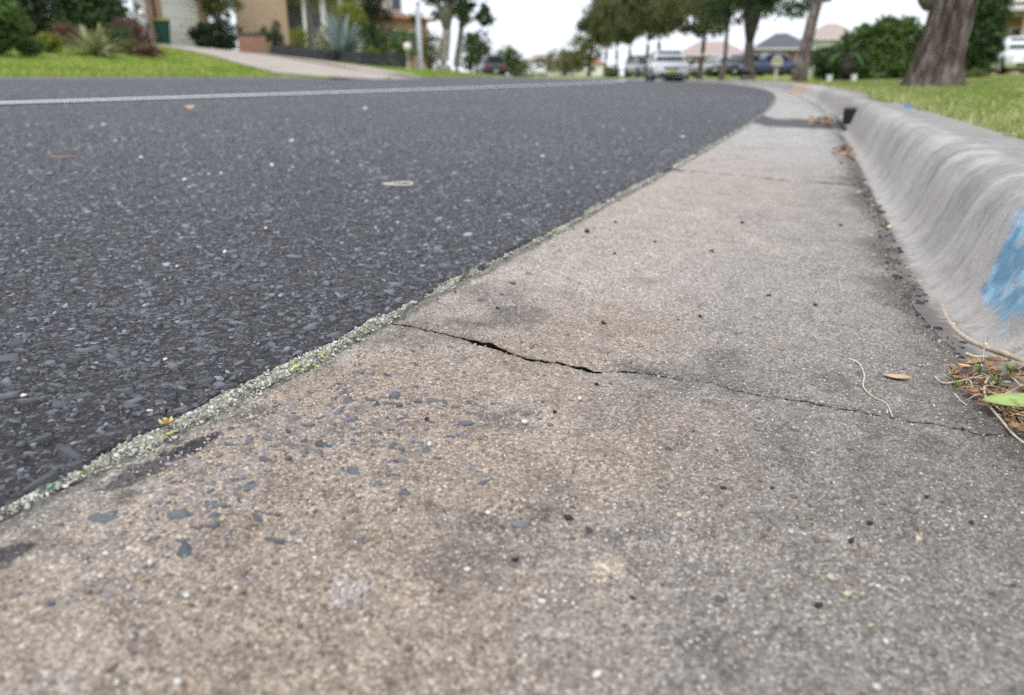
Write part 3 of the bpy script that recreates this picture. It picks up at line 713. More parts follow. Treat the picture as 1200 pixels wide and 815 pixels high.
def car(name, px, dist, heading, paint, label, kind='hatch', place=None, plate='plate_w', group=None, cat='car'):
    x, y, z = place or at(px, dist); e = empty(name, (x, y, z), heading)
    sp = {'hatch': (4.1, .87, 1.46, .92), 'sedan': (4.6, .89, 1.44, .93), 'suv': (4.6, .93, 1.72, 1.08), 'wagon': (4.75, .91, 1.52, .96)}[kind]
    L, hw, H, belt = sp; h2 = L/2; zb = .24 if kind == 'suv' else .19
    bon = belt - (.10 if kind != 'suv' else .06); boot = belt - (.02 if kind == 'sedan' else 0)
    st = [(-h2, zb+.22, boot-.14, hw*.80), (-h2+.05, zb+.10, boot-.05, hw*.90), (-h2+.30, zb, boot, hw*.98), (-.9, zb, belt, hw), (.5, zb, belt, hw), (h2-1.25, zb, bon+.06, hw), (h2-.55, zb, bon-.02, hw*.985), (h2-.18, zb+.02, bon-.12, hw*.93), (h2-.04, zb+.08, bon-.22, hw*.84), (h2, zb+.16, bon-.30, hw*.74)]
    rings = []
    for (yy, b, tp, w) in st:
        half = [(w*.80, b), (w*.97, b+.07), (w, b+(tp-b)*.45), (w*.985, tp-.09), (w*.90, tp), (w*.45, tp+.025)]
        rings.append([(xx, yy, zz_) for xx, zz_ in half] + [(-xx, yy, zz_) for xx, zz_ in reversed(half)])
    body = MB().loft(rings)
    yb0 = -h2 + (.75 if kind == 'sedan' else .12); yr0 = -h2 + (1.35 if kind == 'sedan' else .55 if kind != 'suv' else .42); yr1 = h2 - 2.05; yb1 = h2 - 1.22
    rw = hw*.72; bw_ = hw*.90
    lv = [(belt-.04, yb0, yb1, bw_), (belt+(H-belt)*.5, (yb0+yr0)/2, (yb1+yr1)/2, (bw_+rw)/2+.015), (H-.07, yr0-.02, yr1+.04, rw+.01), (H-.015, yr0+.10, yr1-.12, rw-.08), (H, yr0+.35, yr1-.40, rw-.25)]
    body.loft([rrect(-w, w, y0, y1, zz_, .09) for (zz_, y0, y1, w) in lv])
    body.build('body', paint, e, True)
    def face(name, pts, mat, off): MB().prism(pts, off).build(name, mat, e)
    zt, zl = H-.10, belt+.02; f_ = lambda z_, a, b: a + (b-a)*(z_-(belt-.04))/(H-.07-(belt-.04))
    fy = lambda z_: f_(z_, yb1, yr1+.04); ry = lambda z_: f_(z_, yb0, yr0-.02); sw = lambda z_: f_(z_, bw_, rw+.012)+.022
    face('windscreen', [(-sw(zl)+.14, fy(zl)+.012, zl), (sw(zl)-.14, fy(zl)+.012, zl), (sw(zt)-.12, fy(zt)+.012, zt), (-sw(zt)+.12, fy(zt)+.012, zt)], M['glass'], (0, .018, .012))
    face('rear_window', [(-sw(zl)+.16, ry(zl)-.012, zl+.06), (-sw(zt)+.14, ry(zt)-.012, zt), (sw(zt)-.14, ry(zt)-.012, zt), (sw(zl)-.16, ry(zl)-.012, zl+.06)], M['glass'], (0, -.018, .010))
    ym = (yb0 + yb1)/2 - .05
    for s_ in (-1, 1):
        for (ya, yb_, yta, ytb) in ((ry(zl)+.20, ym-.05, ry(zt)+.16, ym-.05), (ym+.05, fy(zl)-.20, ym+.05, fy(zt)-.14)):
            pts = [(s_*sw(zl), ya, zl), (s_*sw(zl), yb_, zl), (s_*sw(zt), ytb, zt), (s_*sw(zt), yta, zt)]
            face('side_window', pts if s_ > 0 else pts[::-1], M['glass'], (s_*.008, 0, 0))
        MB().bbox(*sorted((s_*(hw+.01), s_*(hw+.17))), fy(zl)-.34, fy(zl)-.24, belt-.02, belt+.12, .03).build('mirror', paint, e)
        MB().bbox(*sorted((s_*hw*.50, s_*hw*.86)), h2-.14, h2-.035, bon-.30, bon-.15, .03).build('headlight', M['lamp'], e)
        MB().bbox(*sorted((s_*hw*.60, s_*hw*.88)), -h2-.012, -h2+.12, belt-.36, belt-.10, .03).build('tail_light', M['tail'], e)
        for yy in (h2-.85, -h2+.80):
            wr = .33 if kind != 'suv' else .37
            MB().lathe([(wr+.055, -.006), (wr+.055, .008), (wr*.6, .010)], 22, 'x', (s_*hw if s_ > 0 else -hw-.004, yy, wr)).build('wheel_arch', M['trim'], e)
            w_ = empty('wheel', (s_*(hw-.07), yy, wr)); w_.parent = e
            MB().lathe([(wr*.62, -.10), (wr*.94, -.105), (wr, -.07), (wr, .07), (wr*.94, .105), (wr*.62, .10)], 22, 'x').build('tyre', M['tyre'], w_, True)
            r_ = MB()
            for q in range(5):
                an = q*2*math.pi/5; r_.tube([(s_*.09, 0, 0), (s_*.102, math.cos(an)*wr*.6, math.sin(an)*wr*.6)], [.05, .035], 6)
            r_.lathe([(wr*.66, s_*.085 - .01), (wr*.66, s_*.085 + .01)], 20, 'x')
            r_.build('rim', M['rim'], w_)
    MB().bbox(-hw*.42, hw*.42, h2-.05, h2+.012, bon-.30, bon-.21, .02).build('grille', M['trim'], e)
    MB().bbox(-hw*.62, hw*.62, h2-.10, h2+.025, zb+.10, zb+.20, .02).build('air_intake', M['trim'], e)
    MB().bbox(-hw*.80, hw*.80, h2-.20, h2+.020, zb+.21, zb+.32, .03).build('bumper', paint, e)
    MB().bbox(-hw*.84, hw*.84, -h2-.035, -h2+.16, zb+.14, zb+.30, .03).build('bumper', M['trim'] if kind == 'suv' else paint, e)
    MB().bbox(-.19, .19, h2+.0255, h2+.035, zb+.20, zb+.31, .006).build('number_plate', M[plate], e)
    MB().bbox(-.19, .19, -h2-.046, -h2-.036, zb+.18, zb+.29, .006).build('number_plate', M[plate], e)
    MB().box(-hw*.78, hw*.78, -h2+.35, h2-.35, .12, zb+.06).build('underbody', M['trim'], e)
    tag(e, label, cat, group); return e

# ================================================================== HOUSES
def brick(name, c1, c2, mortar):
    t = NT(name, .9, .2); tc = t.coord()
    b = t.n('TexBrick', Scale=1.0); b.inputs['Color1'].default_value = (*c1, 1); b.inputs['Color2'].default_value = (*c2, 1); b.inputs['Mortar'].default_value = (*mortar, 1)
    b.inputs['Mortar Size'].default_value = .006; b.inputs['Brick Width'].default_value = .24; b.inputs['Row Height'].default_value = .086
    sp = t.n('SeparateXYZ'); t.l(tc, sp.inputs[0]); ad = t.n('Math'); ad.operation = 'ADD'; t.l(sp.outputs[0], ad.inputs[0]); t.l(sp.outputs[1], ad.inputs[1])
    cb = t.n('CombineXYZ'); t.l(ad.outputs[0], cb.inputs[0]); t.l(sp.outputs[2], cb.inputs[1]); t.l(cb.outputs[0], b.inputs['Vector'])
    t.color(b.outputs['Color']); t.bump(b.outputs['Fac'], -.006); return t.m
def tiles(name, c, row=.32):
    t = NT(name, .75, .3); v = t.coord(); wv = t.n('TexWave', Scale=1/row*.5); wv.bands_direction = 'Z'; wv.wave_profile = 'SAW'; t.l(v, wv.inputs['Vector'])
    n_ = t.noise(v, 5, 5, .7); base = t.ramp(n_, [(.3, tuple(q*.72 for q in c)), (.7, tuple(q*1.2 for q in c))])
    t.color(t.mix(1.0, base, t.ramp(wv.outputs['Fac'], [(0, .7), (.3, 1), (1, 1.08)]), 'MULTIPLY')); t.bump(wv.outputs['Fac'], .03); return t.m
M['brick_tan'] = brick('tan_brick', (.46, .32, .22), (.52, .37, .26), (.50, .42, .34))
M['brick_orange'] = brick('orange_brick', (.40, .25, .165), (.48, .31, .21), (.45, .38, .31))
M['brick_red'] = brick('red_brick', (.27, .13, .095), (.34, .17, .12), (.38, .32, .27))
M['tile_red'] = tiles('red_roof_tile', (.40, .165, .115)); M['tile_pink'] = tiles('weathered_pink_roof_tile', (.44, .34, .31))
M['tile_grey'] = tiles('grey_roof_tile', (.115, .115, .125)); M['roof_white'] = tiles('white_steel_roof', (.68, .67, .66), .2)
M['cream'] = plain('cream_paint', (.80, .77, .70), .5, .06, 3); M['white'] = plain('white_paint', (.78, .78, .76), .45, .05, 3)
M['shutter'] = plain('grey_blue_door', (.20, .225, .26), .5, .1, 4); M['render_wall'] = plain('pale_render', (.58, .54, .49), .85, .08, 2)
M['dark_wood'] = plain('dark_stained_timber', (.045, .046, .056), .7, .35, 14, .3, .004)
M['soffit'] = plain('brown_soffit', (.30, .20, .14), .7, .1, 3)
t = NT('window_glass', .08, .6).color((.05, .06, .07)); M['pane'] = t.m
def roof(mb, x0, x1, y0, y1, z0, h, hip=0, over=.45, th=.14):
    x0 -= over; x1 += over; y0 -= over; y1 += over; ym = (y0+y1)/2
    top = [(x0+hip, ym, z0+h), (x1-hip, ym, z0+h)]
    b = [(x0,y0,z0),(x1,y0,z0),(x1,y1,z0),(x0,y1,z0)]
    V = [(p[0], p[1], p[2]-th) for p in b] + b + top
    mb.add(V, [(3,2,1,0),(0,1,5,4),(1,2,6,5),(2,3,7,6),(3,0,4,7),(4,5,9,8),(5,6,9),(6,7,8,9),(7,4,8)])
def window(parent, x0, x1, y, z0, z1, frame='white'):
    """in a wall whose outer face is y, looking towards -y"""
    w = MB()
    for a in ((x0, x1, z0, z0+.06), (x0, x1, z1-.06, z1), (x0, x0+.06, z0+.06, z1-.06), (x1-.06, x1, z0+.06, z1-.06)): w.box(a[0], a[1], y-.04, y+.02, a[2], a[3])
    o = w.build('window', M[frame], parent)
    MB().box(x0+.061, x1-.061, y-.015, y+.01, z0+.061, z1-.061).build('pane', M['pane'], o)
    MB().box(x0-.05, x1+.05, y-.09, y+.02, z0-.07, z0-.001).build('sill', M[frame], o)
def garage_door(parent, x0, x1, y, z0, z1, mat, n=4):
    d = empty('garage_door'); d.parent = parent; hgt = (z1-z0)/n
    for k in range(n): MB().bbox(x0, x1, y-.05, y+.0, z0+k*hgt, z0+(k+1)*hgt-.012, .006).build('panel', mat, d)
    MB().bbox((x0+x1)/2-.07, (x0+x1)/2+.07, y-.08, y-.051, z0+hgt*1.5, z0+hgt*1.5+.03, .01).build('handle', M['trim'], d)
def facade(pxl, dist, turn, pxr):
    """left end of a facade seen from column pxl to pxr whose outward normal is turned by `turn`; returns origin and length"""
    x, y, z = at(pxl, dist); t_ = (pxr - 600)/FPX/ray(pxr, 90)[1]
    c, s_ = math.cos(turn), math.sin(turn); L = (t_*y - x)/(c - t_*s_)
    return (x, y, z), L
# ================================================================== LEFT SIDE OF THE STREET
M['drive'] = None
t = NT('driveway_concrete', .9, .2); v = t.coord()
t.color(t.ramp(t.noise(v, 1.3, 6, .65), [(.3, (.33, .28, .24)), (.7, (.47, .41, .36))])); t.bump(t.noise(v, 40, 4), .01); M['drive'] = t.m
def strip(name, p0, p1, p2, w0, w1, mat, lift=.02, n=50):
    """a paved strip laid on the land along a bend through three (a, s) points"""
    ts = np.linspace(0, 1, n); P = [np.array(p, float) for p in (p0, p1, p2)]
    c = (1-ts)[:, None]**2*P[0] + 2*((1-ts)*ts)[:, None]*P[1] + (ts**2)[:, None]*P[2]
    d = np.gradient(c, axis=0); d /= np.linalg.norm(d, axis=1)[:, None]; nn = np.stack([-d[:, 1], d[:, 0]], 1)
    wd = (w0 + (w1 - w0)*np.clip(ts*2.5, 0, 1))/2
    V = []
    for k in np.linspace(-1, 1, 5):
        q = c + nn*(wd*k)[:, None]; X, Y = P2(q[:, 0], q[:, 1])
        Z = np.where(q[:, 1] < 8.3, zroad(q[:, 1]) + .003 + sstep(7.4, 8.3, q[:, 1])*(zland(8.3) + lift - zroad(8.3) - .003), zland(q[:, 1]) + lift)
        V.append(np.stack([X, Y, Z], 1))
    V = np.stack(V, 1)
    top = mk(name, V.reshape(-1, 3), gridfaces(n, 5), mat, None, True); return struct(top)
gx, gy, gz = at(205, 30.5); gs, ga = sa(gx, gy)
strip('driveway', (13.65, 7.12), (18.5, 12.5), (ga, gs - .2), 3.9, 3.0, M['drive'])
qx, qy, qz = at(298, 27.4); qs, qa = sa(qx, qy)
strip('footpath', (17.6, 8.2), (23.5, 12.0), (qa, qs), 1.2, 1.3, M['drive'], .028)

shrub('rounded_shrub', 4, 11.2, 78, 72, M['leaf_mid'], 'large rounded green shrub with yellow tips at the lawn edge', seed=3, leaves=9000, size=.075, clumps=140)
shrub('low_shrub', 40, 11.6, 34, 22, M['leaf_mid'], 'low green shrub spreading beside the large rounded one', seed=5, leaves=1500, size=.05)
shrub('yellow_shrub', 64, 13.2, 34, 24, M['leaf_yellow'], 'small yellow-green shrub between rounded shrub and striped flax', seed=6, leaves=1600, size=.05)
shrub('conifer', 47, 16, 52, 130, M['leaf_conifer'], 'tall dark feathery conifer behind the rounded green shrub', 'conifer', seed=8, leaves=12000, size=.12, lobes=[(0,0,.30,.40,.28),(0,0,.55,.33,.25),(0,0,.8,.2,.2)], clumps=150)
shrub('bushy_tree', 114, 17.5, 82, 110, M['leaf_dark'], 'dense dark green bushy tree behind the striped flax', 'tree', seed=9, leaves=13000, size=.11, clumps=210, lobes=[(0,0,.30,.42,.28),(-.2,0,.42,.28,.2),(.22,.1,.40,.25,.25),(.0,0,.65,.36,.25)], dy=.08)
shrub('brown_shrub', 92, 15.2, 42, 32, M['leaf_red'], 'brownish twiggy shrub left of the striped flax', seed=10, leaves=1500, size=.05)
shrub('red_shrub', 160, 17, 46, 42, M['leaf_red'], 'red-tipped dark shrub below the white parked hatchback', seed=11, leaves=2600, size=.06)
shrub('dark_shrub', 148, 16.2, 34, 30, M['leaf_dark'], 'small dark green shrub beside the red-tipped shrub', seed=12, leaves=1600, size=.06)
shrub('edging_shrub', 182, 14.6, 40, 17, M['leaf_red'], 'low brown bronze shrub at the corner of the driveway', seed=13, leaves=1300, size=.05)
shrub('tussock', 158, 14.8, 30, 18, M['leaf_olive'], 'low olive tussock between flax and bronze shrub', seed=14, leaves=1100, size=.06)
rosette('striped_flax', 117, 13.4, 1.45, .52, 60, M['leaf_cream'], 'cream and green striped flax rosette on the lawn edge', 4, .085, .30, 'plant')
M['car_white'] = carpaint('white_car_paint', (.74, .75, .76)); M['car_silver'] = carpaint('silver_car_paint', (.42, .44, .46), .3)
M['car_dark'] = carpaint('dark_car_paint', (.035, .04, .05)); M['car_blue'] = carpaint('navy_car_paint', (.035, .05, .11)); M['car_black'] = carpaint('black_car_paint', (.045, .043, .052))
def zat(px, dist, s=0): 
    x, y, z = at(px, dist); return (x, y, z + s)
car('parked_hatchback', 146, 27.5, rad(196), M['car_white'], 'white hatchback parked before the garages behind red-tipped shrub', 'hatch')
car('parked_wagon', 74, 24, rad(200), M['car_white'], 'white wagon parked between the conifer and dark bushy tree', 'wagon')

# garage house
TURN = rad(66)
(o_, L_) = facade(138, 29.2, TURN, 252)
h1 = empty('garage_house', (o_[0], o_[1], 1.40), TURN)
sc_ = L_/102*1.0
def fx(px):                              # facade coordinate for an image column
    t_ = (px - 600)/FPX/ray(px, 90)[1]; c, s_ = math.cos(TURN), math.sin(TURN); return (t_*o_[1] - o_[0])/(c - t_*s_)
d1, d2, d3, d4 = fx(158), fx(187), fx(201), fx(245)
m = MB()
for (x0, x1) in ((-3.0, d1), (d2, d2+.30), (d3-.34, d3), (d4, L_)): m.box(x0, x1, 0, .35, -.4, 2.3)
m.box(-3.0, L_, .0, .35, 2.301, 2.75); m.box(d2+.30, d3-.34, .9, 1.1, -.4, 2.3); m.box(-3.0, L_, 6.5, 6.8, -.4, 2.75); m.box(L_-.3, L_, .351, 6.499, -.4, 2.75); m.box(-3.0, -2.7, .351, 6.499, -.4, 2.75)
m.build('wall', M['brick_orange'], h1)
garage_door(h1, d1+.005, d2-.005, .20, -.02, 2.29, M['cream']); garage_door(h1, d3+.005, d4-.005, .20, -.02, 2.29, M['cream'])
m = MB(); roof(m, -3.0, L_, 0, 6.8, 2.90, 1.7, 2.5); m.build('roof', M['tile_red'], h1)
MB().box(-3.4, L_+.4, -.56, -.455, 2.74, 2.86).build('gutter', M['white'], h1)
MB().tube([(d3-.42, -.06, -.1), (d3-.42, -.06, 2.6)], .045, 8).build('downpipe', M['dark_wood'], h1)
tag(h1, 'orange brick house with two cream garage doors above the driveway', 'house')
# wheelie bin standing in the recess
M['bin'] = plain('bin_green', (.018, .075, .055), .5, .12, 6); M['bin_lid'] = plain('bin_lid_yellow', (.30, .32, .06), .5, .1, 6)
tx_ = (d2+.30+d3-.34)/2
bin_ = empty('wheelie_bin', (o_[0]+math.cos(TURN)*tx_+math.sin(TURN)*.25, o_[1]+math.sin(TURN)*tx_-math.cos(TURN)*.25, 1.40), TURN)
MB().loft([rrect(-.22, .22, -.24, .24, .06, .05), rrect(-.28, .28, -.32, .32, .92, .05), rrect(-.30, .30, -.34, .34, .94, .05), rrect(-.30, .30, -.34, .34, .97, .05)]).build('body', M['bin'], bin_)
MB().loft([rrect(-.31, .31, -.37, .36, .972, .05), rrect(-.30, .30, -.35, .34, 1.03, .08), rrect(-.2, .2, -.2, .2, 1.07, .08)]).build('lid', M['bin_lid'], bin_)
for s_ in (-1, 1): MB().lathe([(.10, -.03), (.12, -.02), (.12, .02), (.10, .03)], 14, 'x', (s_*.26, .30, .12)).build('wheel', M['tyre'], bin_)
MB().tube([(-.24, .40, .98), (.24, .40, .98)], .018, 8).build('handle', M['bin'], bin_)
bin_.scale = (.78, .8, 1)
tag(bin_, 'dark green wheelie bin with yellow lid between the garage doors', 'bin')

# trees and shrubs right of the garage
shrub('grey_tree', 264, 34, 62, 88, M['leaf_olive'], 'greyish olive tree between the garage house and tan brick house', 'tree', seed=20, leaves=5200, size=.16, lobes=[(0,0,.7,.42,.3),(-.2,0,.55,.25,.2),(.2,0,.55,.25,.2)])
shrub('dark_hedge', 258, 32, 52, 30, M['leaf_conifer'], 'dark clipped hedge right of the garage doors', 'hedge', seed=21, leaves=6000, size=.13, lobes=[(-.25,0,.5,.25,.5),(0,0,.5,.25,.5),(.25,0,.5,.25,.5)])
def wall_run(p0, p1): 
    a_, b_ = Vector(p0), Vector(p1); d_ = b_ - a_; return a_, math.atan2(d_.y, d_.x), Vector((d_.x, d_.y)).length
# red brick garden pier with coping
bx_, by_, bz_ = at(300, 29); bp = empty('brick_pier', (bx_, by_, bz_), rad(12))
MB().box(-.52, .52, 0, .35, -.2, .66).build('wall', M['brick_red'], bp); MB().bbox(-.56, .56, -.04, .39, .661, .73, .015).build('coping', M['dark_wood'], bp)
tag(bp, 'short red brick garden pier beside the driveway', 'wall')
# dark sleeper wall with sleepers one by one
p0 = at(318, 28.4); p1 = at(424, 24.5); a_, an_, ln_ = wall_run(p0, p1)
sw_ = empty('sleeper_wall', (p0[0], p0[1], 0), an_); z0_, z1_ = p0[2], p1[2]
for k in range(2):
    for q in range(4):
        x0_, x1_ = ln_*q/4, ln_*(q+1)/4 - .02; zz_ = z0_ + (z1_ - z0_)*(q + .5)/4 - .08
        MB().bbox(x0_, x1_, k*.03, .12 + k*.03, zz_ + k*.235, zz_ + .225 + k*.235, .012).build('sleeper', M['dark_wood'], sw_)
tag(sw_, 'low retaining wall of dark timber sleepers below the agave', 'wall')
p0 = at(424, 24.2); p1 = at(477, 25.6); a_, an_, ln_ = wall_run(p0, p1)
pf = empty('picket_fence', (p0[0], p0[1], (p0[2] + p1[2])/2), an_)
npk = 14
for k in range(npk):
    x0_ = ln_*k/npk; hh = .46
    MB().prism([(x0_, 0, -.15), (x0_ + ln_/npk*.66, 0, -.15), (x0_ + ln_/npk*.66, 0, hh - .05), (x0_ + ln_/npk*.33, 0, hh), (x0_, 0, hh - .05)], (0, .022, 0)).build('picket', M['dark_wood'], pf)
for zz_ in (.08, .32): MB().box(0, ln_, .0225, .06, zz_, zz_ + .06).build('rail', M['dark_wood'], pf)
tag(pf, 'low dark picket fence between the agave and street pole', 'fence')

# tan brick house
TURN = rad(14)
(o_, L_) = facade(284, 36, TURN, 343)
h2 = empty('tan_brick_house', (o_[0], o_[1], 1.45), TURN)
MB().box(0, L_, 0, 7, -.6, 5.4).build('wall', M['brick_tan'], h2)
window(h2, L_*.2, L_*.55, -.0, 2.9, 4.2)
MB().box(L_+.001, L_+3.6, 2.2, 6.8, -.6, 2.6).build('wing_wall', M['render_wall'], h2)
MB().box(L_+.06, L_+.72, 2.12, 2.199, -.3, 2.1).build('door', M['shutter'], h2)
for k in range(4): MB().bbox(L_+.72+k*.86, L_+.98+k*.86, .55, .81, -.8, 2.45, .02).build('column', M['white'], h2)
for k in range(2): window(h2, L_+1.1+k*1.2, L_+2.0+k*1.2, 2.2, .5, 1.9)
m = MB(); roof(m, L_+.35, L_+3.6, .4, 6.8, 2.62, .9, .9, .3); m.build('porch_roof', M['tile_pink'], h2)
m = MB(); roof(m, 0, L_, 0, 7, 5.55, 1.8, 1.2); m.build('roof', M['tile_red'], h2)
tag(h2, 'tan brick house with white porch columns and pinkish tiled roof', 'house')
tree('slender_palm', 366, 30, M['bark_dark'], M['leaf_dark'], 'slender dark trunked palm before the white porch columns', .085, 4.6, [(0, 0, 4.9, .9, .9, .5)], seed=31, leaves=1200, size=.3, forks=3, fork_h=.9, clumps=25)
e = shrub('topiary', 414, 29, 47, 66, M['leaf_yellow'], 'large clipped yellow-green ball topiary behind the blue agave', 'topiary', seed=32, leaves=6500, size=.07, clumps=330, lobes=[(0, 0, .68, .42, .30)], tight=.10)
shrub('ball_shrub', 355, 27.6, 25, 27, M['leaf_yellow'], 'small round yellow-green ball shrub above the sleeper wall', seed=33, leaves=2600, size=.05, clumps=160, lobes=[(0, 0, .5, .46, .46)], tight=.10, dy=.25)
shrub('dwarf_conifer', 328, 29.5, 19, 34, M['leaf_conifer'], 'small dark dwarf conifer beside the brick pier', 'conifer', seed=34, leaves=1800, size=.07, lobes=[(0,0,.3,.42,.3),(0,0,.65,.28,.3)], dy=.25)
shrub('dark_bush', 313, 29.6, 18, 22, M['leaf_dark'], 'dark round bush behind the brick pier', seed=35, leaves=1100, size=.07, dy=.3)
rosette('blue_agave', 402, 25.6, 2.6, 1.30, 40, M['leaf_blue'], 'large blue-grey agave with broad sword leaves above sleeper wall', 6, .20, .10, 'agave', .22)
rosette('cycad', 440, 27, 2.2, 1.35, 60, M['leaf_dark'], 'dark green arching cycad behind the picket fence', 7, .12, .45, 'cycad', .1)
shrub('golden_shrub', 437, 25.6, 20, 22, M['leaf_yellow'], 'small golden shrub just behind the picket fence', seed=36, leaves=1300, size=.06)
shrub('creamy_shrub', 385, 26.6, 22, 40, M['leaf_cream'], 'pale cream flowering shrub left of the blue agave', seed=37, leaves=1300, size=.08)
shrub('tall_conifer', 441, 34, 46, 115, M['leaf_conifer'], 'tall dark conifer rising behind the ball topiary', 'conifer', seed=38, leaves=6000, size=.13, lobes=[(0,0,.35,.40,.3),(0,0,.65,.3,.25),(0,0,.85,.15,.15)], clumps=140)
shrub('garden_shrub', 474, 28.5, 34, 46, M['leaf_mid'], 'mid green garden shrub behind the globe lamp', seed=39, leaves=3000, size=.08)
shrub('dusky_shrub', 505, 31, 34, 42, M['leaf_olive'], 'dusky olive shrub between street pole and gum tree', seed=40, leaves=2600, size=.09)
# red roofed house further up
(o_, L_) = facade(448, 50, rad(50), 503)
h3 = empty('terracotta_house', (o_[0], o_[1], o_[2]), rad(50))
MB().box(0, L_, 0, 8, -.6, 2.9).build('wall', M['brick_orange'], h3); MB().box(1.2, L_*.6, .6, 6, 2.901, 5.0).build('upper_wall', M['render_wall'], h3)
window(h3, L_*.18, L_*.4, 0, 1.0, 2.3); window(h3, L_*.6, L_*.82, 0, 1.0, 2.3); window(h3, 1.2+L_*.1, 1.2+L_*.3, .6, 3.5, 4.5)
m = MB(); roof(m, 0, L_, 0, 8, 3.06, .9, 2.6); m.build('roof', M['tile_red'], h3); m = MB(); roof(m, 1.2, L_*.6, .6, 6, 5.15, 1.3, 1.4); m.build('upper_roof', M['tile_red'], h3)
tag(h3, 'orange brick house with terracotta roofs beyond the street pole', 'house')
# globe lamp, street pole
M['globe'] = NT('globe_glass', .3, .5).color((.72, .66, .58)).m
x, y, z = at(479, 24.4); gl = empty('globe_lamp', (x, y, z))
MB().lathe([(.09, -.05), (.09, .04), (.035, .08), (.03, .52), (.06, .55), (.06, .58)], 14).build('post', M['bark_pale'], gl, True)
MB().lathe([(.05, .581)] + [(.135*math.sin(q), .70 - .135*math.cos(q)) for q in np.linspace(.5, 3.0, 9)], 16).build('globe', M['globe'], gl, True)
tag(gl, 'short garden lamp with round pale globe beside the picket fence', 'lamp')
M['pole'] = plain('grey_steel', (.42, .44, .47), .45, .1, 4)
x, y, z = at(493, 29); sp_ = empty('street_pole', (x, y, z))
MB().lathe([(.13, -.05), (.13, .05), (.095, .07), (.085, 2.3)], 14).build('shaft', M['pole'], sp_, True); MB().lathe([(.10, 2.301), (.10, 2.36), (.05, 2.38)], 14).build('cap', M['pole'], sp_)
tag(sp_, 'plain grey steel pole on the verge before the gum tree', 'pole')
# gum trees
tree('gum_tree', 520, 33, M['bark_pale'], M['leaf_dark'], 'pale forked gum tree beside the street pole', .28, 7.5, [(-.8, 0, 2.4, .9, .9, .5), (.2, 0, 2.6, 1.0, 1.0, .5), (1.2, 0, 2.2, .9, .9, .55), (0, .5, 4.6, 2.2, 2.2, 1.5), (1.7, 0, 2.2, .5, .5, .3)], (.10, 0), 15000, .18, 41, 4, .22, clumps=130)
tree('twin_gum_tree', 536, 35, M['bark_pale'], M['leaf_dark'], 'second darker gum tree right beside the pale forked one', .17, 7.0, [(.3, 0, 2.6, 1.0, 1.0, .5), (.6, 0, 4.5, 1.6, 1.6, 1.3)], (.12, 0), 4000, .15, 42, 3, .32, clumps=80)
for (px, d, w, h, mt, lb, sd) in ((552, 46, 30, 44, 'leaf_dark', 'dark green bush behind the black parked four-wheel drive', 51), (591, 66, 36, 36, 'leaf_mid', 'bright green leafy tree right of the black four-wheel drive', 52), (563, 75, 30, 58, 'leaf_conifer', 'small greyish tree rising above the black four-wheel drive', 53), (606, 80, 32, 22, 'leaf_olive', 'low olive bush at the far bend of the road', 54), (636, 120, 40, 22, 'leaf_conifer', 'far dusky tree above the distant roofs', 55)):
    shrub('roadside_tree', px, d, w, h, M[mt], lb, 'tree', seed=sd, leaves=3200, size=.2 if d > 60 else .14, clumps=80)
# cars down the road
ph_ = lambda x, y: math.atan2(y - CY, x - CX)
x, y, z = at(574, 62); car('four_wheel_drive', 0, 0, ph_(x, y) - .04, M['car_black'], 'black four-wheel drive seen from behind at the far kerb', 'suv', (x, y, z + .006))
for px, d, lb in ((613, 92, 'distant white hatchback at the bend, nearer the olive bush'), (629, 98, 'distant white wagon at the bend, nearer the pinkish roofs')):
    x, y, z = at(px, d); car('distant_car', 0, 0, rad(10), M['car_white'], lb, 'hatch' if px < 620 else 'wagon', (x, y, z))
x, y, z = at(781, 38.5); car('parked_ute', 0, 0, ph_(x, y) + math.pi - .10, M['car_white'], 'white wagon with yellow number plate parked at the near kerb', 'wagon', (x, y, z + .006), 'plate_y')
# far houses over the road end
for px, d, w, hgt, wl__, rf, lb, wall in ((655, 150, 5.5, 2.4, 'render_wall', 'tile_pink', 'distant house with pinkish roof at the road end', 0), (683, 165, 5.0, 2.4, 'cream', 'tile_red', 'distant cream house with red roof behind the olive tree', 0)):
    x, y, z = at(px, d); hh = empty('distant_house', (x, y, z), rad(15))
    MB().box(-w, w, 0, 7, -.3, hgt).build('wall', M[wl__], hh); m = MB(); roof(m, -w, w, 0, 7, hgt + .16, 1.6, 2.0); m.build('roof', M[rf], hh)
    window(hh, -w*.6, -w*.2, 0, .8, 2.0); window(hh, w*.2, w*.6, 0, .8, 2.0); tag(hh, lb, 'house')

# ================================================================== RIGHT SIDE OF THE STREET
ROW = 'street trees along the near verge'
CR = [(0, 0, 4.7, 2.7, 2.7, 1.9), (-1.4, 0, 3.9, 1.7, 1.7, 1.1), (1.5, .5, 4.0, 1.7, 1.7, 1.1), (.2, -.5, 6.3, 2.0, 2.0, 1.5)]
base_tree = None
for k, (px, d, sc, rz_) in enumerate(((709, 78, 1.1, 0), (722, 70, 1.05, 2.2), (737, 63, 1.0, 4.0), (757, 56, 1.05, 1.2), (771, 49, .98, 3.1))):
    if base_tree is None:
        base_tree = tree('row_tree', px, d, M['bark_dark'], M['leaf_olive'], 'slender olive street tree in the row beyond the white wagon', .15, 8.0, CR, (.02, 0), 14000, .22, 60, 5, .36, ROW, 125, spread=.115); o = base_tree
    else: o = copy_tree(base_tree)
    x, y, z = at(px, d); o.location = (x, y, z); o.rotation_euler[2] = rz_; o.scale = (sc, sc, sc)
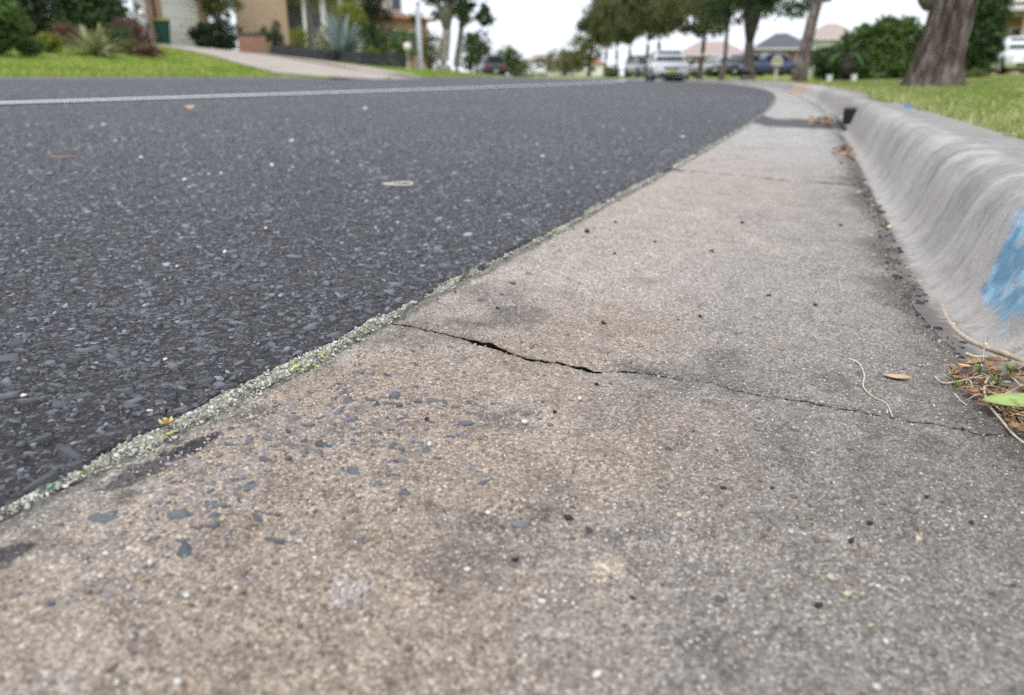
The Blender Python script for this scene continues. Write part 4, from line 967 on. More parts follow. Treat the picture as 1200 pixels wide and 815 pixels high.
tree('verge_tree', 820, 35.5, M['bark_dark'], M['leaf_olive'], 'thin street tree just right of the white wagon', .13, 7.0, [(-.6, 0, 3.4, 1.9, 1.9, 1.2), (.6, 0, 4.2, 1.8, 1.8, 1.3), (0, 0, 2.5, 1.2, 1.2, .6)], (.02, 0), 11000, .17, 61, 4, .28, None, 120)
tree('verge_tree', 846, 31, M['bark'], M['leaf_olive'], 'thin pale trunked street tree before the silver hatchback', .12, 6.5, [(-.3, 0, 3.0, 1.5, 1.5, 1.0), (.4, 0, 3.9, 1.6, 1.6, 1.2)], (.03, 0), 8500, .15, 62, 4, .30, None, 110)
tree('forked_tree', 876, 25.5, M['bark_dark'], M['leaf_dark'], 'dark forked street tree between the navy and dark parked cars', .22, 6.5, [(-.5, 0, 2.5, 1.3, 1.3, .7), (.9, 0, 2.6, 1.4, 1.4, .55), (0, .4, 3.6, 2.0, 2.0, 1.2)], (-.02, 0), 13000, .13, 63, 5, .19, None, 140)
tree('leaning_tree', 935, 17.4, M['bark'], M['leaf_dark'], 'leaning grey trunked street tree beside the cream letterbox', .155, 6.0, [(-.9, 0, 3.6, 1.3, 1.3, .9), (.8, 0, 3.9, 1.6, 1.6, 1.1), (0, 0, 4.9, 1.6, 1.6, 1.1)], (.17, 0), 6000, .10, 64, 4, .42, None, 120, flare=1.25)
tree('bushy_olive_tree', 662, 105, M['bark_dark'], M['leaf_olive'], 'far bushy olive tree left of the street tree row', .3, 3.6, [(0, 0, 1.8, 3.0, 3, 1.6), (1.5, 0, 2.4, 2.2, 2.2, 1.3)], (0, 0), 3500, .32, 65, 4, .3, None, 70)
tree('spreading_olive_tree', 690, 92, M['bark_dark'], M['leaf_olive'], 'spreading olive tree at the far end of the street tree row', .3, 6, [(0, 0, 3.6, 2.6, 2.6, 2.0), (-1.2, 0, 2.4, 1.8, 1.8, 1.4), (1.4, 0, 4.6, 2.0, 2, 1.5)], (0, 0), 5200, .28, 66, 4, .3, None, 100)
shrub('round_green_bush', 717, 62, 22, 14, M['leaf_mid'], 'low round green bush at the foot of the tree row', seed=67, leaves=1500, size=.14)
# the big trunk close by
x, y, z = at(1092, 8.9); bt = empty('old_street_tree', (x, y, z))
na_, nh_ = 150, 130; an = np.linspace(0, 2*math.pi, na_, endpoint=False); hh_ = np.linspace(-.10, 3.2, nh_)
H_, A_ = np.meshgrid(hh_, an, indexing='ij')
rb = .232*(1 + .36*np.exp(-np.clip(H_, 0, None)*4.5)) - .018*H_
rb = rb + np.exp(-np.clip(H_, 0, None)*3.5)*.065*(np.cos(A_*5 + .6) + .5*np.cos(A_*3 + 2))
cx_ = np.cos(A_)*3.2; cy_ = np.sin(A_)*3.2
ridg = np.abs(fbm(cx_*2.6 + 7 + H_*.35, cy_*2.6 + H_*.45, 94, 3) - .5)*2
rb += (.030 - .085*np.exp(-(ridg/.20)**2)) + (fbm(cx_*9, cy_*9 + H_*4, 95, 4)-.5)*.035
X_ = np.cos(A_)*rb + .085*H_ + .02*np.sin(H_*2); Y_ = np.sin(A_)*rb
V = np.stack([X_, Y_, H_], 2).reshape(-1, 3)
i = np.arange(nh_-1)[:, None]; j = np.arange(na_)[None]; F = np.stack([i*na_ + j, i*na_ + (j+1) % na_, (i+1)*na_ + (j+1) % na_, (i+1)*na_ + j], 2).reshape(-1, 4)
mk('trunk', V, F, M['bark'], bt, True)
MB().tube([(-.24, -.10, .88), (-.34, -.16, .93), (-.40, -.18, 1.0)], [.07, .06, .045], 9).build('stub', M['bark'], bt, True)
for k in range(5):
    q = k*1.256 + .3; MB().tube([(.27, 0, 3.1), (.27 + math.cos(q)*.7, math.sin(q)*.7, 4.0), (.27 + math.cos(q)*1.6, math.sin(q)*1.6, 5.4)], [.16, .11, .04], 9).build('limb', M['bark'], bt, True)
crown_mesh('crown', [(.3, 0, 5.6, 2.6, 2.6, 1.5), (-1, 0, 4.9, 1.4, 1.4, .9), (1.6, 0, 5, 1.4, 1.4, .9)], 150, 9000, .11, M['leaf_olive'], bt, 96, .15)
tag(bt, 'thick old street tree trunk with deep furrowed bark near kerb', 'tree')
# hedges, palm and conifer
shrub('tall_hedge', 1028, 21.5, 92, 70, M['leaf_mid'], 'large rounded green hedge left of the old tree trunk', 'hedge', seed=70, leaves=24000, size=.13, clumps=300, lobes=[(-.28,0,.40,.25,.42),(-.02,0,.52,.28,.46),(.26,.05,.50,.27,.48),(0,0,.2,.45,.2)], tight=.13)
shrub('lower_hedge', 975, 21.0, 52, 38, M['leaf_dark'], 'dark lower hedge behind the small palm', 'hedge', seed=71, leaves=9000, size=.12, clumps=130)
shrub('dark_cypress', 1140, 22.5, 52, 120, M['leaf_dark'], 'tall dark cypress hedge between old tree trunk and cream house', 'hedge', seed=72, leaves=24000, size=.12, clumps=260, lobes=[(0,0,.24,.42,.22),(0,0,.5,.42,.25),(.02,0,.78,.36,.2)], tight=.12)
rosette('small_palm', 990, 18.0, 1.5, .55, 34, M['leaf_dark'], 'small palm with stout brown trunk before the hedge', 9, .07, .85, 'palm', 0, .62)
shrub('flower_bed', 1140, 20, 40, 9, M['leaf_olive'], 'low olive ground shrub at the foot of the dark cypress', seed=73, leaves=1200, size=.06)
for px, lb in ((972, 'short white garden stake left of the small palm'), (1001, 'short white garden stake right of the small palm')):
    x, y, z = at(px, 17.8); st_ = empty('garden_stake', (x, y, z))
    MB().bbox(-.05, .05, -.05, .05, -.05, .12, .01).build('post', M['white'], st_); MB().bbox(-.06, .06, -.06, .06, .121, .15, .015).build('cap', M['white'], st_); tag(st_, lb, 'stake')
# letterbox
x, y, z = at(909, 19.5); lb_ = empty('letterbox', (x, y, z), rad(-20))
MB().bbox(-.045, .045, -.045, .045, -.1, .40, .008).build('post', M['render_wall'], lb_)
m = MB(); m.prism([(-.13, -.17, .401), (.13, -.17, .401), (.13, -.17, .58), (0, -.17, .66), (-.13, -.17, .58)], (0, .34, 0)); m.build('box', plain('letterbox_cream', (.60, .53, .40), .6, .1, 8), lb_)
MB().box(-.09, .09, -.176, -.171, .52, .545).build('slot', M['trim'], lb_)
tag(lb_, 'cream pitched letterbox on a post beside the leaning tree', 'letterbox')
# parked cars behind the trees
car('parked_hatchback', 838, 54, rad(115), M['car_silver'], 'silver hatchback parked behind the thin pale trunked tree', 'hatch')
car('parked_dark_hatchback', 864, 50, rad(120), M['car_dark'], 'dark hatchback parked behind the dark forked tree', 'hatch')
car('parked_sedan', 897, 50, rad(100), M['car_blue'], 'navy sedan parked side-on between forked tree and letterbox', 'sedan')
car('parked_grey_van', 752, 62, rad(190), M['car_silver'], 'silver four-wheel drive parked beyond the white wagon', 'suv')
x, y, z = at(1192, 30); car('parked_white_sedan', 0, 0, rad(158), M['car_white'], 'white sedan parked on the driveway of the cream house', 'sedan', (x, y, z), 'plate_y')
# houses on the right
def simple_house(name, pxl, dist, turn, pxr, hgt, rh, wallm, roofm, label, depth=7, hip=2.0, wins=3):
    (o_, L_) = facade(pxl, dist, turn, pxr); h = empty(name, o_, turn)
    MB().box(0, L_, 0, depth, -.4, hgt).build('wall', M[wallm], h); m = MB(); roof(m, 0, L_, 0, depth, hgt + .16, rh, hip); m.build('roof', M[roofm], h)
    MB().box(-.4, L_ + .4, -.54, -.455, hgt + .02, hgt + .13).build('gutter', M['white'], h)
    for k in range(wins): window(h, L_*(k + .25)/wins, L_*(k + .75)/wins, 0, .7, min(2.1, hgt - .2))
    tag(h, label, 'house'); return h
simple_house('grey_roofed_house', 884, 60, rad(-14), 945, 1.9, 1.25, 'brick_red', 'tile_grey', 'low brick house with dark grey roof behind the letterbox')
simple_house('red_roofed_house', 940, 62, rad(-18), 1000, 2.7, 1.3, 'white', 'tile_pink', 'white house with pinkish tiled roof behind the leaning tree')
simple_house('pink_roofed_house', 795, 78, rad(-10), 872, 1.9, 1.4, 'brick_orange', 'tile_pink', 'brick house with faded pink roof behind the silver hatchback', 8, 2.4)
# cream house with columned porch
(o_, L_) = facade(1150, 33, rad(-28), 1262); h4 = empty('cream_house', o_, rad(-28))
MB().box(0, L_, 1.6, 9, -.3, 2.6).build('wall', M['brick_orange'], h4)
for k in range(4): MB().lathe([(.20, -.2), (.20, .06), (.14, .10), (.125, 2.2), (.19, 2.26), (.19, 2.34)], 14, 'z', (.25 + k*(L_ - .5)/3, .2, 0)).build('column', M['soffit'] if False else plain('column_cream', (.55, .42, .31), .7, .06, 3), h4, True)
MB().box(-.2, L_ + .2, -.1, 1.599, 2.341, 2.50).build('porch_beam', M['soffit'], h4)
window(h4, .8, 2.1, 1.6, .7, 2.0); window(h4, 3.0, 4.3, 1.6, .7, 2.0)
m = MB(); roof(m, 0, L_, 0, 9, 2.68, 1.5, 2.4, .4); m.build('roof', M['roof_white'], h4)
m = MB(); m.prism([(L_*.12, -.2, 2.9), (L_*.80, -.2, 2.9), (L_*.46, -.2, 4.6)], (0, 4, 0)); m.build('gable', M['cream'], h4)
m = MB(); m.prism([(L_*.06, -.35, 2.86), (L_*.46, -.35, 4.86), (L_*.86, -.35, 2.86), (L_*.80, -.35, 2.86), (L_*.46, -.35, 4.61), (L_*.12, -.35, 2.86)], (0, 4.5, 0)); m.build('gable_roof', M['roof_white'], h4)
tag(h4, 'cream house with columned porch and pale steel roof', 'house')

# ================================================================== GRASS
def blades(name, a, s, h, mat, label, seed, lean=.5, wid=.0022):
    rng = np.random.default_rng(seed); n = len(a); X, Y = P2(a, s); z = zland(s)
    if hasattr(wid, '__len__') is False: wid = np.full(n, wid)
    an = rng.uniform(0, 6.28, n); dx, dy = np.cos(an), np.sin(an); ln_ = np.abs(rng.normal(0, lean, n))*h
    ox, oy = -dy*wid, dx*wid
    V = np.zeros((n, 5, 3)); p = np.stack([X, Y, z - .004], 1)
    V[:, 0] = p + np.stack([ox, oy, 0*h], 1); V[:, 1] = p - np.stack([ox, oy, 0*h], 1)
    mid = p + np.stack([dx*ln_*.35, dy*ln_*.35, h*.6], 1)
    V[:, 2] = mid - np.stack([ox, oy, 0*h], 1)*.8; V[:, 3] = mid + np.stack([ox, oy, 0*h], 1)*.8
    V[:, 4] = p + np.stack([dx*ln_, dy*ln_, h], 1)
    F = np.array([(0, 1, 2), (0, 2, 3), (3, 2, 4)]); FF = (F[None] + (np.arange(n)*5)[:, None, None]).reshape(-1, 3)
    o = mk(name, V.reshape(-1, 3), FF, mat); dry = np.clip(sstep(.42, .60, fbm(a*1.1, s*1.6, 97, 4)) + .8*np.exp(-np.clip(-s - .7, 0, 99)/.35)*(s < 0), 0, 1)
    fattr(o, 'rnd', np.repeat(np.clip(rng.beta(2, 2, n)*.62 + dry*.5*rng.random(n), 0, 1), 3)); stuff(o); tag(o, label, 'grass'); return o
M['blade'] = leafmat('grass_blade', [(0, (.11, .17, .03)), (.35, (.235, .31, .075)), (.55, (.35, .39, .13)), (.75, (.50, .46, .24)), (1, (.60, .54, .36))], .3)
n = 190000; u = RNG.random(n); a = .3 + 26*u**1.8; s = -(.722 + flare(a) + 9*RNG.random(n)**2.2)
X, Y = P2(a, s); k_ = (np.abs(X) < 1.05*Y + 1.2); a, s = a[k_], s[k_]; n = len(a)
dep = a
hgt = (.008 + .017*RNG.random(n)**1.5)*(1 + .5*sstep(.5, .7, fbm(a*6, s*6, 98)))*(1 + 1.1*(RNG.random(n) > .93)*np.exp(-(-s - .66)/.3))
gr = blades('verge_grass', a, s, hgt, M['blade'], 'short patchy green and straw grass on the near verge', 5, .7, .0014 + .00055*np.clip(a, 0, 14))
M['blade3'] = leafmat('lawn_blade', [(0, (.11, .18, .022)), (.4, (.23, .33, .045)), (.65, (.35, .42, .08)), (1, (.52, .48, .20))], .3)
n = 45000; s = 7.74 + 10*RNG.random(n)**1.5; a = 3 + 24*RNG.random(n); X, Y = P2(a, s)
d1_ = np.hypot(X, Y)
on_drive = ((a > 11.4) & (a < 15.6) & (s < 8.6))
cc = np.stack([(1-q)**2*np.array((13.65, 7.12)) + 2*(1-q)*q*np.array((18.5, 12.5)) + q*q*np.array((ga, gs - .2)) for q in np.linspace(0, 1, 60)])
c2 = np.stack([(1-q)**2*np.array((17.6, 8.2)) + 2*(1-q)*q*np.array((23.5, 12.0)) + q*q*np.array((qa, qs)) for q in np.linspace(0, 1, 60)])
dmin = np.min(np.hypot(a[:, None] - cc[None, :, 0], s[:, None] - cc[None, :, 1]), 1); dm2 = np.min(np.hypot(a[:, None] - c2[None, :, 0], s[:, None] - c2[None, :, 1]), 1)
k_ = (dmin > 1.78) & (dm2 > .75) & ~on_drive; a, s = a[k_], s[k_]
blades('lawn_grass', a, s, .03 + .035*RNG.random(len(a)), M['blade3'], 'bright mown lawn grass across the road', 6, .6, .007)

# ================================================================== SMALL THINGS ON ROAD AND GUTTER
def spot(px, py):
    X, Y, z, a, s, t_ = gp(px, py)
    z = float(-.045*(-s) + relief(np.array(a), np.array(-s))) if s < 0 else float(zas(np.array(a), np.array(s)))
    return X, Y, z, t_
t = NT('slate', .6, .4); v = t.coord(); c = t.ramp(t.attr('rnd', 'Fac'), [(0, (.055, .058, .067)), (.5, (.105, .112, .130)), (1, (.19, .20, .22))])
oi = t.n('ObjectInfo'); c = t.mix(1.0, c, t.ramp(oi.outputs['Random'], [(0, .65), (1, 1.35)]), 'MULTIPLY')
t.color(t.mix(1.0, c, t.ramp(t.noise(v, 2.5, 5, .7), [(.3, .75), (.7, 1.25)]), 'MULTIPLY')); t.bump(t.noise(v, 5, 5, .7), .0004); M['slate'] = t.m
def pebble_mat(name, c, rough=.55):
    t = NT(name, rough, .4); v = t.coord(); t.color(t.ramp(t.noise(v, 2.2, 5, .7), [(.3, tuple(q*.75 for q in c)), (.7, tuple(min(1, q*1.15) for q in c))])); t.bump(t.noise(v, 4, 4), .0006); return t.m
M['peb_w'] = pebble_mat('white_quartz', (.70, .68, .63)); M['peb_k'] = pebble_mat('black_pebble', (.028, .027, .030)); M['peb_c'] = pebble_mat('cream_pebble', (.62, .53, .38)); M['peb_o'] = pebble_mat('orange_scrap', (.42, .24, .11)); M['peb_y'] = pebble_mat('yellow_scrap', (.60, .50, .16)); M['peb_b'] = pebble_mat('brown_scrap', (.14, .075, .045))
FL = []
for k in range(12):
    Vp, Fp = stone_batch(1, 6, RNG, np.array([1.0]), np.array([1.3 + .11*k]), np.array([.24 + .03*(k % 4)]), .16)
    Vp[0, :6, 2] = -.10
    me = mk('slate_flake', Vp[0], Fp, M['slate'], link=False); fattr(me, 'rnd', np.full(len(Fp), RNG.random())); FL.append(me)
FLK = [(312,538,20),(206,602,40),(251,617,22),(256,592,20),(294,570,24),(322,634,27),(215,648,26),(121,609,29),(301,607,18),(228,617,14),(196,642,14),(178,628,15),(217,632,16),(249,603,16),(336,520,16),(313,514,15),(292,516,16),(270,521,15),(356,519,14),(381,525,22),(338,507,12),(375,532,13),(354,545,12),
 (435,439,14),(455,442,14),(421,438,12),(463,467,24),(463,476,20),(408,472,19),(408,493,22),(441,477,13),(510,472,17),(489,473,15),(522,476,14),(514,481,10),(533,480,12),(546,497,22),(441,515,14),(459,523,14),(470,526,12),(499,526,16),(511,535,14),(464,541,12),(414,550,18),(440,566,17),(530,512,12),(555,548,15),(569,555,14),(566,565,16),
 (56,709,20),(17,700,20),(441,568,14),(473,577,14),(610,613,22),(690,623,15),(638,607,11),(588,612,14),(430,470,11),(420,452,12),(396,485,15),(372,490,14),(400,462,13),(385,476,12),(360,500,13),(348,492,14),(395,452,12),(482,335,12),(566,352,13),(600,332,12),(588,345,11),(620,322,10),(545,343,11)]
for k, (px, py, sz) in enumerate(FLK):
    X, Y, z, t_ = spot(px, py); r_ = sz*.44*MPP(t_)
    o = inst('slate_flake', FL[k % 12], (X, Y, z + r_*.06), (random.gauss(0, .10), random.gauss(0, .10), random.uniform(-.5, .5) + (math.pi if k % 2 else 0)), (r_, r_*(.5 if sz > 36 else random.uniform(.38, .95)), r_*random.uniform(.6, 1.1)))
    if sz >= 38: tag(o, 'longest slate flake on the gutter, a thin blue-grey sliver', 'stone chip', 'slate flakes on the gutter')
    else:
        kind_ = 'broad' if sz >= 19 else 'small' if sz >= 13 else 'tiny'
        where = 'on the slab beyond the crack' if py < 370 else 'near the cream patch in the concrete' if px > 580 else 'lying between the crack and the dark bitumen smear' if py < 505 or px > 400 else 'lying beside the dark bitumen smear'
        tag(o, f'{kind_} blue-grey slate flake {where}', 'stone chip', f'{kind_} slate flakes {where}')
# scattered smaller flakes as one litter
px = np.concatenate([RNG.normal(430, 70, 260), RNG.normal(250, 75, 230), RNG.uniform(30, 640, 80)]); py = np.concatenate([RNG.normal(490, 36, 260), RNG.normal(585, 42, 230), RNG.uniform(400, 720, 80)])
pos = []; rr2 = []
for x_, y_ in zip(px, py):
    X, Y, z, t_ = spot(x_, y_)
    g = gp(x_, y_)
    if g[4] < -.012: pos.append((X, Y, z - .0001)); rr2.append(RNG.uniform(1.6, 5.0)*MPP(t_))
V, F = stone_batch(len(pos), 6, RNG, np.array(rr2), RNG.uniform(1.2, 2.6, len(pos)), np.array(rr2)*.2, .1)
o = scatter_mesh('slate_crumbs', V, F, np.array(pos), M['stone'], None, RNG.uniform(.2, .9, len(pos))); stuff(o); tag(o, 'fine slate crumbs scattered between the flakes on the gutter', 'stone chips')
PB = []
for k in range(8):
    Vp = lumps(1, RNG, np.array([1.0]), (.6, .8))[0]; PB.append((Vp, IF))
def pebble(px, py, sz, mat, label, grp, name='pebble', cat='pebble'):
    X, Y, z, t_ = spot(px, py); r_ = sz*.5*MPP(t_); key = (mat, (px + py) % 8)
    if key not in PBM: PBM[key] = mk(name, PB[key[1]][0], PB[key[1]][1], M[mat], smooth=True, link=False)
    tag(inst(name, PBM[key], (X, Y, z + r_*.42), (random.uniform(-.4, .4), random.uniform(-.4, .4), random.uniform(0, 6)), (r_, r_*(.7 if cat == 'scrap' else 1), r_*(.4 if cat == 'scrap' else .9))), label, cat, grp)
PBM = {}
for (px, py, sz) in ((615,498,10),(679,469,8),(503,518,8),(700,790,13),(635,705,11),(662,705,8),(572,601,9),(587,690,7),(219,700,11),(176,660,9),(152,642,9),(124,649,9),(71,770,8),(119,678,8),(277,691,8),(208,800,13),(137,802,10),(1038,753,12),(1027,808,13),(615,770,8),(505,800,8),(93,745,7),(640,575,6),(515,575,6),(390,560,6),(330,655,6)):
    pebble(px, py, sz, 'peb_w', 'small white quartz pebble bedded in the gutter concrete', 'white pebbles on the gutter')
for (px, py, sz) in ((688,273,8),(721,261,5),(768,283,5),(720,298,5),(834,295,6),(707,380,8),(820,372,6),(901,347,6),(583,362,7),(666,608,11),(604,655,9),(958,714,12),(997,638,10),(1020,612,8),(1138,613,9),(848,572,8),(650,485,8),(699,452,7),(500,490,7),(955,358,6),(985,265,5),(870,260,5),(1085,585,6),(1128,505,6),(742,700,7),(905,570,6)):
    pebble(px, py, sz, 'peb_k', 'small black pebble lying loose on the gutter', 'black pebbles on the gutter')
for (px, py, sz) in ((796,601,10),(1077,632,11),(975,677,11),(993,697,11),(420,580,9),(1020,735,8),(918,677,7),(770,560,5)):
    pebble(px, py, sz, 'peb_c', 'small cream pebble bedded in the gutter concrete', 'cream pebbles on the gutter')
pebble(548, 668, 10, 'peb_w', 'single pale grey pebble below the cream concrete patch', None)
for (px, py, sz) in ((30,472,8),(217,215,7),(260,206,5),(245,207,4),(319,197,6),(342,169,8),(122,150,7),(166,188,5),(264,300,7),(312,273,5),(466,265,5),(446,181,4),(428,130,6),(195,427,7),(208,317,5),(400,290,5),(630,172,4),(750,165,4),(800,163,5)):
    pebble(px, py, sz, 'peb_w', 'small white pebble lying on the dark asphalt', 'white pebbles on the asphalt')
for (px, py, sz, mt, nm, lb) in ((444, 634, 9, 'peb_o', 'leaf_scrap', 'tiny orange leaf scrap on the brown gutter concrete'), (163, 679, 6, 'peb_y', 'flower_scrap', 'tiny yellow scrap on the gutter near the kerb-side slate flakes'), (915, 410, 8, 'peb_o', 'leaf_scrap', 'tiny tan scrap on grey concrete beyond the crack'), (285, 696, 9, 'peb_b', 'leaf_scrap', 'tiny rust brown scrap beside white pebble'), (197, 437, 7, 'peb_o', 'leaf_scrap', 'tiny orange scrap on the dark asphalt'), (272, 403, 8, 'peb_o', 'leaf_scrap', 'flat orange-pink scrap on the asphalt near lichen'), (192, 488, 8, 'peb_c', 'leaf_scrap', 'pale pinkish scrap on asphalt near the yellow flower'), (12, 350, 8, 'peb_o', 'leaf_scrap', 'orange scrap on the open asphalt'), (225, 712, 8, 'peb_b', 'leaf_scrap', 'brown scrap near the dark bitumen smear')):
    pebble(px, py, sz, mt, lb, None, nm, 'scrap')
# ---- leaves, twigs
def leaf(name, px, py, length, width, curl, rz, mat, label, lift=.002, fold=.25, cat='leaf', group=None, roll=0, surf=None):
    X, Y, z, t_ = surf or spot(px, py); V = []; F = []; n_ = 12
    for i in range(n_ + 1):
        q = i/n_; w_ = width*.5*max(.03, math.sin(math.pi*q**.85))**.8; th_ = curl*(q - .5)
        x_ = (math.sin(th_)/curl if abs(curl) > .01 else (q - .5))*length; zc = ((1 - math.cos(th_))/curl if abs(curl) > .01 else 0)*length
        V += [(x_, w_, zc + abs(w_)*fold), (x_, w_*.5, zc + w_*fold*.35), (x_, 0, zc), (x_, -w_*.5, zc + w_*fold*.35), (x_, -w_, zc + abs(w_)*fold)]
    for i in range(n_):
        for k in range(4): F.append((i*5+k, i*5+k+1, i*5+5+k+1, i*5+5+k))
    zmin = min(v_[2] for v_ in V)
    V = [(a_, b_, c_ - zmin) for a_, b_, c_ in V]
    nv = len(V); th2 = .00035                                  # a real blade thickness
    F = F + [tuple(nv + q for q in reversed(f)) for f in F]
    rim = [i*5 for i in range(n_ + 1)] + [n_*5 + k for k in range(1, 5)] + [i*5 + 4 for i in range(n_ - 1, -1, -1)] + [k for k in range(3, 0, -1)]
    for i in range(len(rim)):
        p_, q_ = rim[i], rim[(i + 1) % len(rim)]; F.append((q_, p_, nv + p_, nv + q_))
    V = V + [(a_, b_, c_ - th2) for a_, b_, c_ in V]
    e = empty(name, (X, Y, z + lift), rz); e.rotation_euler[0] = roll
    mk('blade', V, F, mat, e, True); MB().tube([(V[n_*5+2][0], 0, V[n_*5+2][2]), (V[n_*5+2][0] + length*.13, .001, V[n_*5+2][2] + .0005)], [.0006, .0005], 5).build('stalk', M['stem'], e)
    tag(e, label, cat, group); return e
def leafcol(name, a_, b_, sc=60):
    t = NT(name, .6, .35); v = t.coord(); t.color(t.ramp(t.noise(v, sc, 5, .7), [(.3, a_), (.7, b_)])); t.bump(t.noise(v, sc*5, 3), .0008); return t.m
M['lf_tan'] = leafcol('tan_dry_leaf', (.44, .29, .17), (.62, .46, .31)); M['lf_brown'] = leafcol('brown_dry_leaf', (.20, .095, .05), (.42, .24, .13)); M['lf_green'] = leafcol('green_leaf', (.30, .42, .12), (.42, .52, .20)); M['lf_pink'] = leafcol('pinkish_dry_leaf', (.38, .22, .17), (.52, .36, .29))
leaf('dry_leaf', 1050, 446, .024, .009, .9, rad(160), M['lf_tan'], 'curled tan dry leaf on the grey gutter near the thin root', .0008, .5)
leaf('dry_leaf', 222, 128, .055, .030, 1.6, rad(40), M['lf_tan'], 'upturned orange-tan dry leaf on the asphalt by the centre line', .002, .3, roll=.5)
leaf('flat_dry_leaf', 75, 187, .072, .016, .25, rad(8), M['lf_pink'], 'flat pinkish brown dry leaf on the asphalt', .002, .1)
leaf('dry_leaf', 980, 227, .020, .008, .5, rad(20), M['lf_tan'], 'pale dry leaf by the gutter joint near the kerb', .001, .3)
leaf('dark_leaf_or_shadow', 225, 134, .050, .022, .1, rad(-10), M['lf_brown'], 'dark flat leaf-shaped shadow under the upturned orange-tan leaf', .001, .05)  # flat dark leaf shape added as the shadow of the upturned leaf
leaf('dark_leaf_or_shadow', 28, 117, .06, .022, .3, rad(10), M['lf_brown'], 'dark brown leaf lying across the centre line edge', .002, .2)
# cream elastic ring lying on the asphalt
M['ring'] = plain('cream_rubber', (.66, .60, .50), .6, .08, 40)
X, Y, z, t_ = spot(466, 220); rg_ = empty('elastic_ring', (X, Y, z + .004), rad(4)); rx_ = 17.5*MPP(t_); ry_ = rx_*.62
m = MB(); m.tube([(rx_*math.cos(q), ry_*math.sin(q), .0012*math.sin(2*q)) for q in np.linspace(0, 2*math.pi, 41)], .0016, 7, False); m.build('band', M['ring'], rg_, True); tag(rg_, 'cream oval elastic ring lying on the dark asphalt', 'ring')
# yellow flower by the lichen
X, Y, z, t_ = spot(197, 507); fl_ = empty('yellow_flower', (X, Y, z + .002))
for k in range(6):
    q = k*1.047; V = [(0, 0, 0), (math.cos(q-.4)*.0045, math.sin(q-.4)*.0035, .0028), (math.cos(q)*.0048, math.sin(q)*.0048, .0030 + .0012*(k % 2)), (math.cos(q+.4)*.0045, math.sin(q+.4)*.0045, .0028)]
    mk('petal', V + [(a_, b_, c_ - .0004) for a_, b_, c_ in V], [(0,1,2,3),(7,6,5,4),(0,4,5,1),(1,5,6,2),(2,6,7,3),(3,7,4,0)], M['peb_y'], fl_)
MB().lathe([(.0008, .0), (.0016, .002), (.0012, .0036)], 8).build('centre', M['peb_o'], fl_); tag(fl_, 'small fallen yellow flower on the lichen joint', 'flower')
M['peb_g'] = pebble_mat('green_glass', (.16, .42, .26), .2); pebble(60, 577, 8, 'peb_g', 'chip of pale green glass in the lichen joint', None, 'glass_chip', 'glass')
# twigs and roots
M['twig'] = leafcol('bleached_twig', (.36, .27, .20), (.60, .50, .41), 120); M['straw'] = leafcol('straw', (.50, .42, .30), (.68, .60, .47), 150)
def twig(name, pts, r0, r1, mat, label, lifts, cat='twig', knots=()):
    P = []
    for (x_, y_), lf in zip(pts, lifts):
        X, Y, z, t_ = spot(x_, y_); P.append(Vector((X, Y, z + lf)))
    Q = []                                                   # smooth through the points
    for i in range(len(P) - 1):
        p0, p1, p2, p3 = P[max(i-1, 0)], P[i], P[i+1], P[min(i+2, len(P)-1)]
        for k in range(6):
            q = k/6; Q.append(.5*((2*p1) + (p2 - p0)*q + (2*p0 - 5*p1 + 4*p2 - p3)*q*q + (3*p1 - p0 - 3*p2 + p3)*q**3))
    Q.append(P[-1]); base = Q[0].copy(); e = empty(name, base); n_ = len(Q)
    rr3 = [r0 + (r1 - r0)*i/(n_-1)*1.0 + r0*.14*math.sin(i*2.3) for i in range(n_)]
    MB().tube([q - base for q in Q], rr3, 8).build('stem', mat, e, True)
    for k in knots: 
        v_ = Q[k] - base; MB().lathe([(.0004, -.002), (.0022, -.001), (.0026, .0006), (.0010, .0022)], 8, 'z', (v_.x, v_.y, v_.z + r0*.9)).build('bud', M['straw'], e, True)
    tag(e, label, cat); return e
twig('long_twig', [(1104, 360), (1112, 378), (1128, 398), (1150, 412), (1172, 424), (1205, 440), (1260, 462)], .0026, .0023, M['twig'], 'long bleached twig curving along the kerb toe', [.004, .003, .004, .007, .009, .010, .008], knots=(8, 19))
twig('thin_root', [(995, 421), (1007, 427), (1013, 440), (1012, 452), (1024, 464), (1038, 474), (1046, 489)], .0008, .0005, M['straw'], 'thin wavy pale root on the grey gutter', [.001]*7, 'root')
twig('bent_stalk', [(1156, 452), (1151, 466), (1156, 482), (1172, 498), (1192, 515), (1215, 530)], .0011, .0008, M['straw'], 'bent pale stalk hanging over the leaf litter edge', [.008, .008, .006, .003, .001, .001])
twig('pale_stalk', [(1096, 441), (1105, 449), (1120, 452), (1150, 449)], .0012, .0006, M['twig'], 'short pale stalk pointing out of the leaf litter', [.001, .002, .004, .008])
twig('straw_stalk', [(1119, 463), (1125, 471), (1132, 478)], .0007, .0005, M['straw'], 'fine straw lying off the leaf litter edge', [.001]*3)
twig('upright_stalk', [(1152, 424), (1152, 412), (1153, 405)], .0006, .0004, M['straw'], 'fine upright straw standing by the long twig', [.004, .008, .012])
twig('broken_stick', [(1131, 419), (1142, 420), (1156, 421)], .0016, .0014, M['straw'], 'short broken straw stick beside the long twig', [.003]*3)
